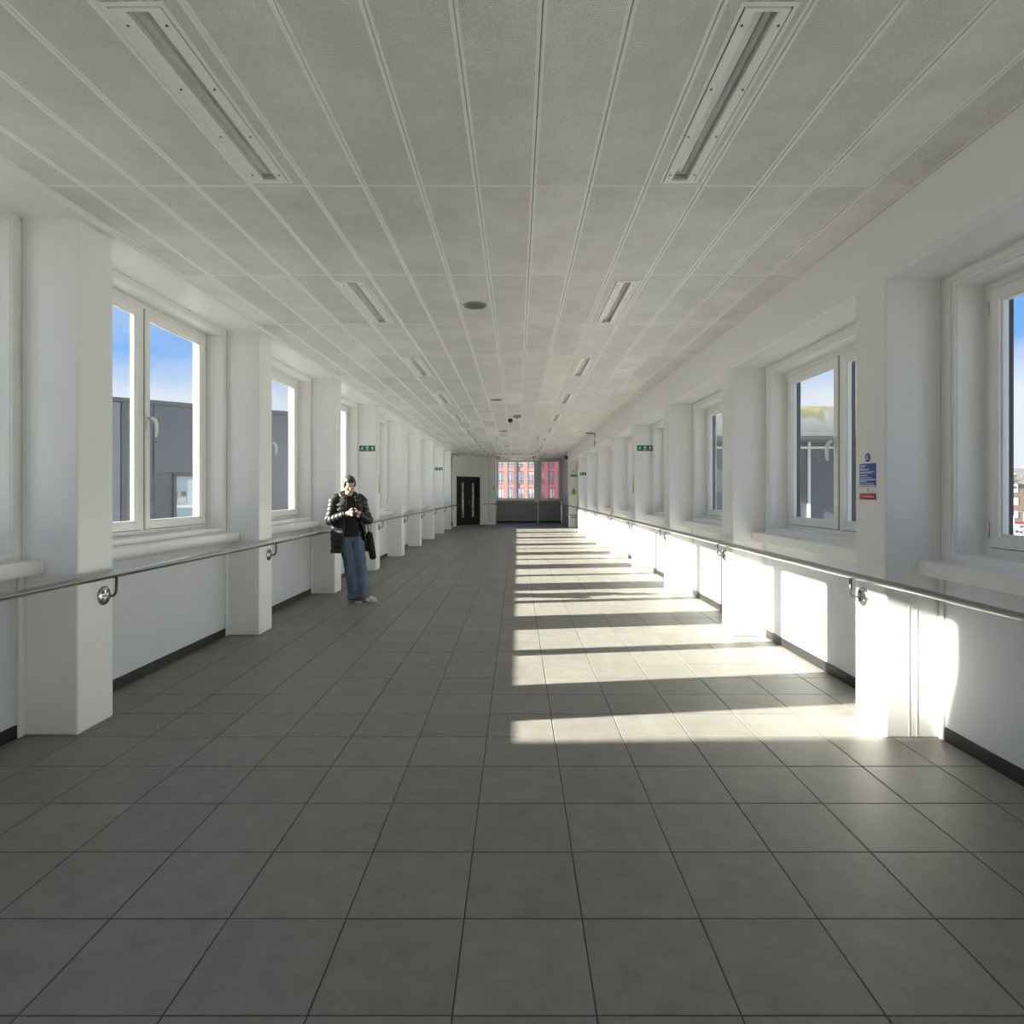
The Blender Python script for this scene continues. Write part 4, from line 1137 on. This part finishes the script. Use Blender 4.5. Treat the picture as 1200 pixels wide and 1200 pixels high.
# unseen sun blocker added left of the camera, slanted flank shapes the shadow edge
bm = new_bm()
prism(bm, [(-1.5, GZ), (4.05, GZ), (2.28, 3.80), (1.80, 5.45), (1.80, 9.0), (-1.5, 9.0)], 'x', -10.35, -10.0)
box(bm, -13.5, -10.35, -1.8, 1.15, GZ, 8.6)
st = thing('added_sun_blocker', 'added sun blocker left of the camera and outside the picture', 'building', (0, 0, 0))
obj('wall', bm, mat('blocker_buff', (0.36, 0.27, 0.20), 0.85, noise=0.2, nscale=4), st)
bm = new_bm(); box(bm, -10.45, -9.9, -1.55, 1.85, 9.0, 9.2, 0.02); obj('coping', bm, M_COPING, st)

# station building with a mossy bullnose roof seen through the right windows
ZS = 24.0
sb = thing('station_building', 'glazed station building with mossy curved roof edge seen through the right windows', 'building', (16.0, ZS, GZ))
ztop = EYE + 100 / F_PX * ZS - GZ; zeave = EYE + 60 / F_PX * ZS - GZ
def moss():
    m = bpy.data.materials.new('mossy_roof'); m.use_nodes = True
    t = m.node_tree; b = t.nodes['Principled BSDF']; L = t.links.new
    g = t.nodes.new('ShaderNodeNewGeometry'); sp_ = t.nodes.new('ShaderNodeSeparateXYZ'); L(g.outputs['Position'], sp_.inputs[0])
    n = t.nodes.new('ShaderNodeTexNoise'); n.inputs['Scale'].default_value = 2.2; n.inputs['Detail'].default_value = 6
    mp = t.nodes.new('ShaderNodeMapping'); mp.inputs['Scale'].default_value = (1.6, 1.6, 0.45); L(g.outputs['Position'], mp.inputs[0]); L(mp.outputs[0], n.inputs['Vector'])
    mr = t.nodes.new('ShaderNodeMapRange'); mr.inputs['From Min'].default_value = zeave + GZ + 0.3; mr.inputs['From Max'].default_value = ztop + GZ
    mr.inputs['To Min'].default_value = -0.35; mr.inputs['To Max'].default_value = 0.32
    L(sp_.outputs['Z'], mr.inputs['Value'])
    ad = t.nodes.new('ShaderNodeMath'); ad.operation = 'ADD'; L(n.outputs['Fac'], ad.inputs[0]); L(mr.outputs[0], ad.inputs[1])
    r = t.nodes.new('ShaderNodeValToRGB')
    r.color_ramp.elements[0].position = 0.42; r.color_ramp.elements[0].color = (0.21, 0.215, 0.21, 1)
    r.color_ramp.elements[1].position = 0.85; r.color_ramp.elements[1].color = (0.24, 0.225, 0.10, 1)
    e = r.color_ramp.elements.new(0.62); e.color = (0.13, 0.13, 0.075, 1)
    L(ad.outputs[0], r.inputs[0]); L(r.outputs[0], b.inputs['Base Color']); b.inputs['Roughness'].default_value = 0.7
    return m
prof = [(10.0, ztop + 0.02)]
for q in range(0, 13):
    a = PI/2 * q / 12
    prof.append((-0.35 - 0.75 * math.sin(a) + 0.0, zeave + 0.12 + (ztop - zeave - 0.12) * (math.cos(a) ** 0.8)))
prof += [(-1.02, zeave), (0.3, zeave - 0.02), (10.0, zeave - 0.02)]
bm = new_bm(); prism(bm, prof, 'x', -11.0, 0.9); o = obj('roof', bm, moss(), sb)
M_SGLASS = mat('station_dark_glass', (0.085, 0.09, 0.095), 0.12, noise=0.35, nscale=0.9, stretch=(1.5, 1.5, 0.5))
zt = EYE + 53 / F_PX * ZS - GZ
mx_ = [-9.95, -7.55, -4.95, -2.35, 0.25]
for q in range(len(mx_) - 1):
    bm = new_bm(); box(bm, mx_[q] + 0.03, mx_[q+1] - 0.03, 0.10, 0.14, 0.0, zt - 0.03); obj('pane', bm, M_SGLASS, sb)
    bm = new_bm(); box(bm, mx_[q] + 0.03, mx_[q+1] - 0.03, 0.10, 0.14, zt + 0.03, zeave - 0.02); obj('top_pane', bm, M_SGLASS, sb)
for xx in mx_:
    bm = new_bm(); box(bm, xx - 0.045, xx + 0.045, 0.02, 0.16, 0, zeave - 0.02, 0.005); obj('mullion', bm, M_UPVC, sb)
bm = new_bm(); box(bm, -9.95, 0.25, 0.03, 0.15, zt - 0.04, zt + 0.04, 0.005); obj('transom', bm, M_UPVC, sb)
bm = new_bm(); box(bm, -10.0, 0.3, 3.0, 9.5, 0, zeave - 0.03); obj('inner_core', bm, mat('station_interior', (0.16, 0.15, 0.14), 0.9, noise=0.4, nscale=0.7), sb)

# pink brick building beyond the end window
M_PINK = mat('pink_brick', (0.36, 0.185, 0.165), 0.85, noise=0.08, nscale=0.6)
M_PINK_D = mat('dark_brown', (0.16, 0.11, 0.10), 0.8)
M_WFR = mat('dark_window_surround', (0.10, 0.085, 0.085), 0.6)
M_FGL = mat('far_glass_sky_tone', (0.56, 0.63, 0.66), 0.06, spec=1.0)  # reflected sky is put into the pale base colour
ZB = 125.0; sc_ = ZB / F_PX
pb = thing('brick_building', 'pink brick office building with rows of windows beyond the end window', 'building', (0, ZB, GZ), math.radians(-5))
cols_x = [(583 - 606 + 11.9 * q) * sc_ for q in range(-6, 14)]
ww = 6.9 * sc_; fh = 19.5 * sc_
row_z = [EYE - GZ + (577.5 - 587) * sc_ + fh * q for q in range(-2, 6)]
wh = 15.2 * sc_
xL, xR = cols_x[0] - 1.2, cols_x[-1] + ww + 1.2
bm = new_bm(); box(bm, xL, xR, 0.25, 14, 0, row_z[-1] + wh + 2.5); obj('core_wall', bm, M_PINK_D, pb)
prev = xL
for q, cx in enumerate(cols_x + [xR]):
    bm = new_bm(); box(bm, prev, cx, 0.0, 0.5, 0, row_z[-1] + wh + 2.5)
    dark = (q == 8)
    obj('brick_pier', bm, M_PINK, pb)
    if dark:
        bm = new_bm(); box(bm, prev + 0.1, prev + 0.62, -0.12, 0.0, 0, row_z[-1] + wh); obj('dark_strip', bm, M_PINK_D, pb)  # narrow dark brown strip in front of one brick pier
    prev = cx + ww
for zi, z in enumerate(row_z):
    zprev = 0 if zi == 0 else row_z[zi-1] + wh
    for q, cx in enumerate(cols_x):
        bm = new_bm(); box(bm, cx, cx + ww, 0.03, 0.5, zprev, z); obj('spandrel', bm, M_PINK, pb)
        fr_ = new_bm()
        box(fr_, cx, cx+0.10, 0.05, 0.15, z, z+wh); box(fr_, cx+ww-0.08, cx+ww, 0.05, 0.15, z, z+wh); box(fr_, cx+ww*0.55, cx+ww*0.55+0.09, 0.05, 0.15, z, z+wh)
        box(fr_, cx, cx+ww, 0.05, 0.15, z+wh-0.10, z+wh); box(fr_, cx, cx+ww, 0.05, 0.15, z, z+0.08); box(fr_, cx, cx+ww, 0.05, 0.15, z+0.6, z+0.68)
        wf_ = obj('window', fr_, M_WFR, pb)
        bm = new_bm(); box(bm, cx+0.06, cx+ww-0.06, 0.13, 0.17, z+0.05, z+wh-0.05); obj('pane', bm, M_FGL, wf_)
        if random.random() < 0.6:
            hb = random.uniform(0.4, 1.9)
            bm = new_bm(); box(bm, cx+0.1, cx+ww-0.08, 0.116, 0.128, z+wh-0.1-hb, z+wh-0.1); obj('pane_overlay', bm, mat('white_blind', (0.80, 0.82, 0.80), 0.8), wf_)
bm = new_bm()
for q in range(len(cols_x)): box(bm, cols_x[q], cols_x[q] + ww, 0.03, 0.5, row_z[-1] + wh, row_z[-1] + wh + 2.5)
obj('parapet', bm, M_PINK, pb)

# street scene far below the near right window
def car(loc, rz, col, label):
    r = thing('car', label, 'car', loc, rz, group='parked cars beyond the right window')
    body = [(-2.1, 0.35), (-2.1, 0.75), (-1.95, 0.95), (-1.2, 1.0), (-0.6, 1.45), (0.75, 1.48), (1.35, 1.02), (1.95, 0.88), (2.12, 0.65), (2.12, 0.35)]
    bm = new_bm(); prism(bm, body, 'y', -0.82, 0.82); bmesh.ops.bevel(bm, geom=list(bm.edges), offset=0.06, segments=2, affect='EDGES'); obj('body', bm, col, r, smooth=True)
    for (a, b) in (((-1.05, 0.03), (0.10, 0.03)), ((0.18, 0.03), (1.05, 0.03))):
        for s in (-1, 1):
            bm = new_bm(); prism(bm, [(a[0], 1.02), (b[0] if b[0] < 1 else 1.15, 1.02), (b[0] - 0.05 if b[0] < 0.5 else 0.72, 1.38), (max(a[0], -0.55), 1.38)], 'y', s*0.80, s*0.83); obj('side_window', bm, M_SGLASS, r)
    for x in (-1.3, 1.3):
        for s in (-1, 1):
            bm = new_bm(); lathe(bm, [(0.32, s*0.66), (0.32, s*0.84), (0.2, s*0.85)], center=(x, 0, 0.32), axis='y', seg=18); obj('wheel', bm, M_INK, r)
    return r
car((86.0, 109, GZ), 0.2, mat('white_car_paint', (0.85, 0.86, 0.87), 0.25), 'white parked car beyond the near right window')
car((94.5, 110.5, GZ), 0.25, mat('silver_car_paint', (0.5, 0.52, 0.54), 0.25, metal=0.4), 'silver parked car behind the white one beyond the near right window')
M_BARK = mat('bark', (0.10, 0.075, 0.055), 0.9)
M_LEAF = mat('olive_leaves', (0.11, 0.13, 0.06), 0.8, noise=0.4, nscale=1.0)
def tree(loc, h, label, seed):
    rnd = random.Random(seed)
    r = thing('tree', label, 'tree', loc, group='trees beyond the right window')
    bm = new_bm(); tips = []
    def branch(p, dvec, ln, rad, lev):
        q = p + dvec * ln; mid_ = (p + q)/2 + Vector((rnd.uniform(-1,1), rnd.uniform(-1,1), 0)) * ln * 0.06
        tube(bm, [p, mid_, q], [rad, rad*0.8, rad*0.6], 6)
        if lev == 0: tips.append(q); return
        for _ in range(3 if lev > 1 else 4):
            nd = (dvec + Vector((rnd.uniform(-1,1), rnd.uniform(-1,1), rnd.uniform(-0.1,0.7))) * 0.75).normalized()
            branch(q, nd, ln * rnd.uniform(0.55, 0.8), rad * 0.55, lev - 1)
    branch(Vector((0,0,0)), Vector((0.05, 0, 1)), h * 0.36, h * 0.022, 3)
    obj('trunk', bm, M_BARK, r)
    bm = new_bm()
    for t in tips:
        for _ in range(26):
            c = t + Vector((rnd.gauss(0,1), rnd.gauss(0,1), rnd.gauss(0,0.8))) * h * 0.055
            n = Vector((rnd.gauss(0,1), rnd.gauss(0,1), rnd.gauss(0,1))).normalized(); u, v = frame_of(n); s = h * 0.014
            bm.faces.new([bm.verts.new(c + a) for a in (u*s, v*s*0.6, -u*s, -v*s*0.6)])
    tag(obj('foliage', bm, M_LEAF, r, fix=False), kind='stuff')
tree((85.5, 112, GZ), 11, 'sparse tree behind the white car beyond the near right window', 3)
tree((99, 118, GZ), 12, 'leafy tree right of the silver car beyond the near right window', 5)
tree((73, 130, GZ), 10, 'tree at the left of the car park beyond the near right window', 9)
M_REDWALL = mat('red_brick_wall', (0.36, 0.12, 0.10), 0.9, noise=0.15, nscale=1)
bm = new_bm(); box(bm, 60, 130, 118, 118.4, GZ, GZ + 1.5); box(bm, 60, 130, 117.95, 118.45, GZ + 1.5, GZ + 1.62)
tag(obj('boundary_wall', bm, M_REDWALL), 'low red brick wall behind the parked cars', 'wall')
bm = new_bm()
box(bm, 62, 130, 123, 123.1, GZ + 3.2, GZ + 3.35)
for x in range(62, 131, 4): box(bm, x, x + 0.12, 123, 123.1, GZ, GZ + 3.3)
tag(obj('fence', bm, M_ALU), 'grey post fence behind the red brick wall', 'fence')
# town blocks
def block(x0, x1, y0, y1, h, m, label, roofm):
    r = thing('town_building', label, 'building', ((x0+x1)/2, y0, GZ), group='town buildings beyond the right window')
    hw = (x1-x0)/2
    bm = new_bm(); box(bm, -hw, hw, 0, y1-y0, 0, h); obj('wall', bm, m, r)
    bm = new_bm(); prism(bm, [(-0.4, h), (y1-y0+0.4, h), ((y1-y0)/2, h+2.6)], 'x', -hw-0.3, hw+0.3); rf = obj('roof', bm, roofm, r)
    for xx in (-hw*0.6, hw*0.3):
        bm = new_bm(); box(bm, xx, xx+1.1, (y1-y0)/2-0.5, (y1-y0)/2+0.5, h+1.8, h+4.0); obj('chimney', bm, M_REDWALL, rf)
    n = int(2*hw/3.2)
    for i in range(n):
        for z in range(1, int(h/3)+1):
            xx = -hw + 0.9 + i*3.2
            bm = new_bm(); box(bm, xx, xx+1.3, -0.06, 0.05, z*3-2.0, z*3-0.3); obj('window', bm, M_UPVC if (i+z) % 3 else M_FGL, r)
M_BROWN = mat('brown_brick', (0.26, 0.19, 0.15), 0.9, noise=0.15, nscale=0.5)
M_SLATE = mat('slate_roof', (0.16, 0.15, 0.15), 0.8, noise=0.2, nscale=1)
block(100, 126, 150, 162, 9.0, M_BROWN, 'brown brick terrace with slate roof beyond the car park', M_SLATE)
block(128, 160, 158, 170, 8.5, mat('grey_render', (0.42, 0.41, 0.39), 0.9), 'grey rendered terrace right of the brown one', M_SLATE)
block(140, 185, 205, 220, 12.5, M_REDWALL, 'red brick block on the skyline beyond the car park', M_SLATE)
block(60, 96, 165, 178, 7.5, mat('cream_render', (0.50, 0.47, 0.40), 0.9), 'cream rendered terrace left of the brown one', M_SLATE)
# lamp post and white sign panels by the bridge
lpz = thing('lamp_post', 'white lamp post standing beyond the near right window', 'lamp post', (33.9, 44, GZ))
bm = new_bm(); tube(bm, [(0,0,0), (0,0,4.0), (0,0,7.4)], [0.09, 0.07, 0.05], 10); obj('post', bm, M_UPVC, lpz)
bm = new_bm(); box(bm, -0.1, 0.7, -0.1, 0.1, 7.4, 7.52, 0.03); obj('lamp_head', bm, M_UPVC, lpz)
bm = new_bm(); tube(bm, [(0,0,0.3), (0,0,3.2)], 0.08, 8); box(bm, -0.9, 0.9, -0.35, 0.35, 0.0, 0.5, 0.08)
tag(obj('bollard_sign', bm, M_SIGNWHITE, loc=(80.5, 103, GZ)), 'white post on a kerb island left of the white car', 'post')
bm = new_bm(); box(bm, -0.7, 0.7, -0.05, 0.05, 1.2, 2.6, 0.02); tube(bm, [(-0.5,0.03,0), (-0.5,0.03,1.3)], 0.05, 8); tube(bm, [(0.5,0.03,0), (0.5,0.03,1.3)], 0.05, 8)
tag(obj('board_sign', bm, M_SIGNWHITE, loc=(77.8, 104, GZ)), 'white board sign on two legs left of the kerb island', 'sign')
bpy.data.scenes.remove(SCRATCH)
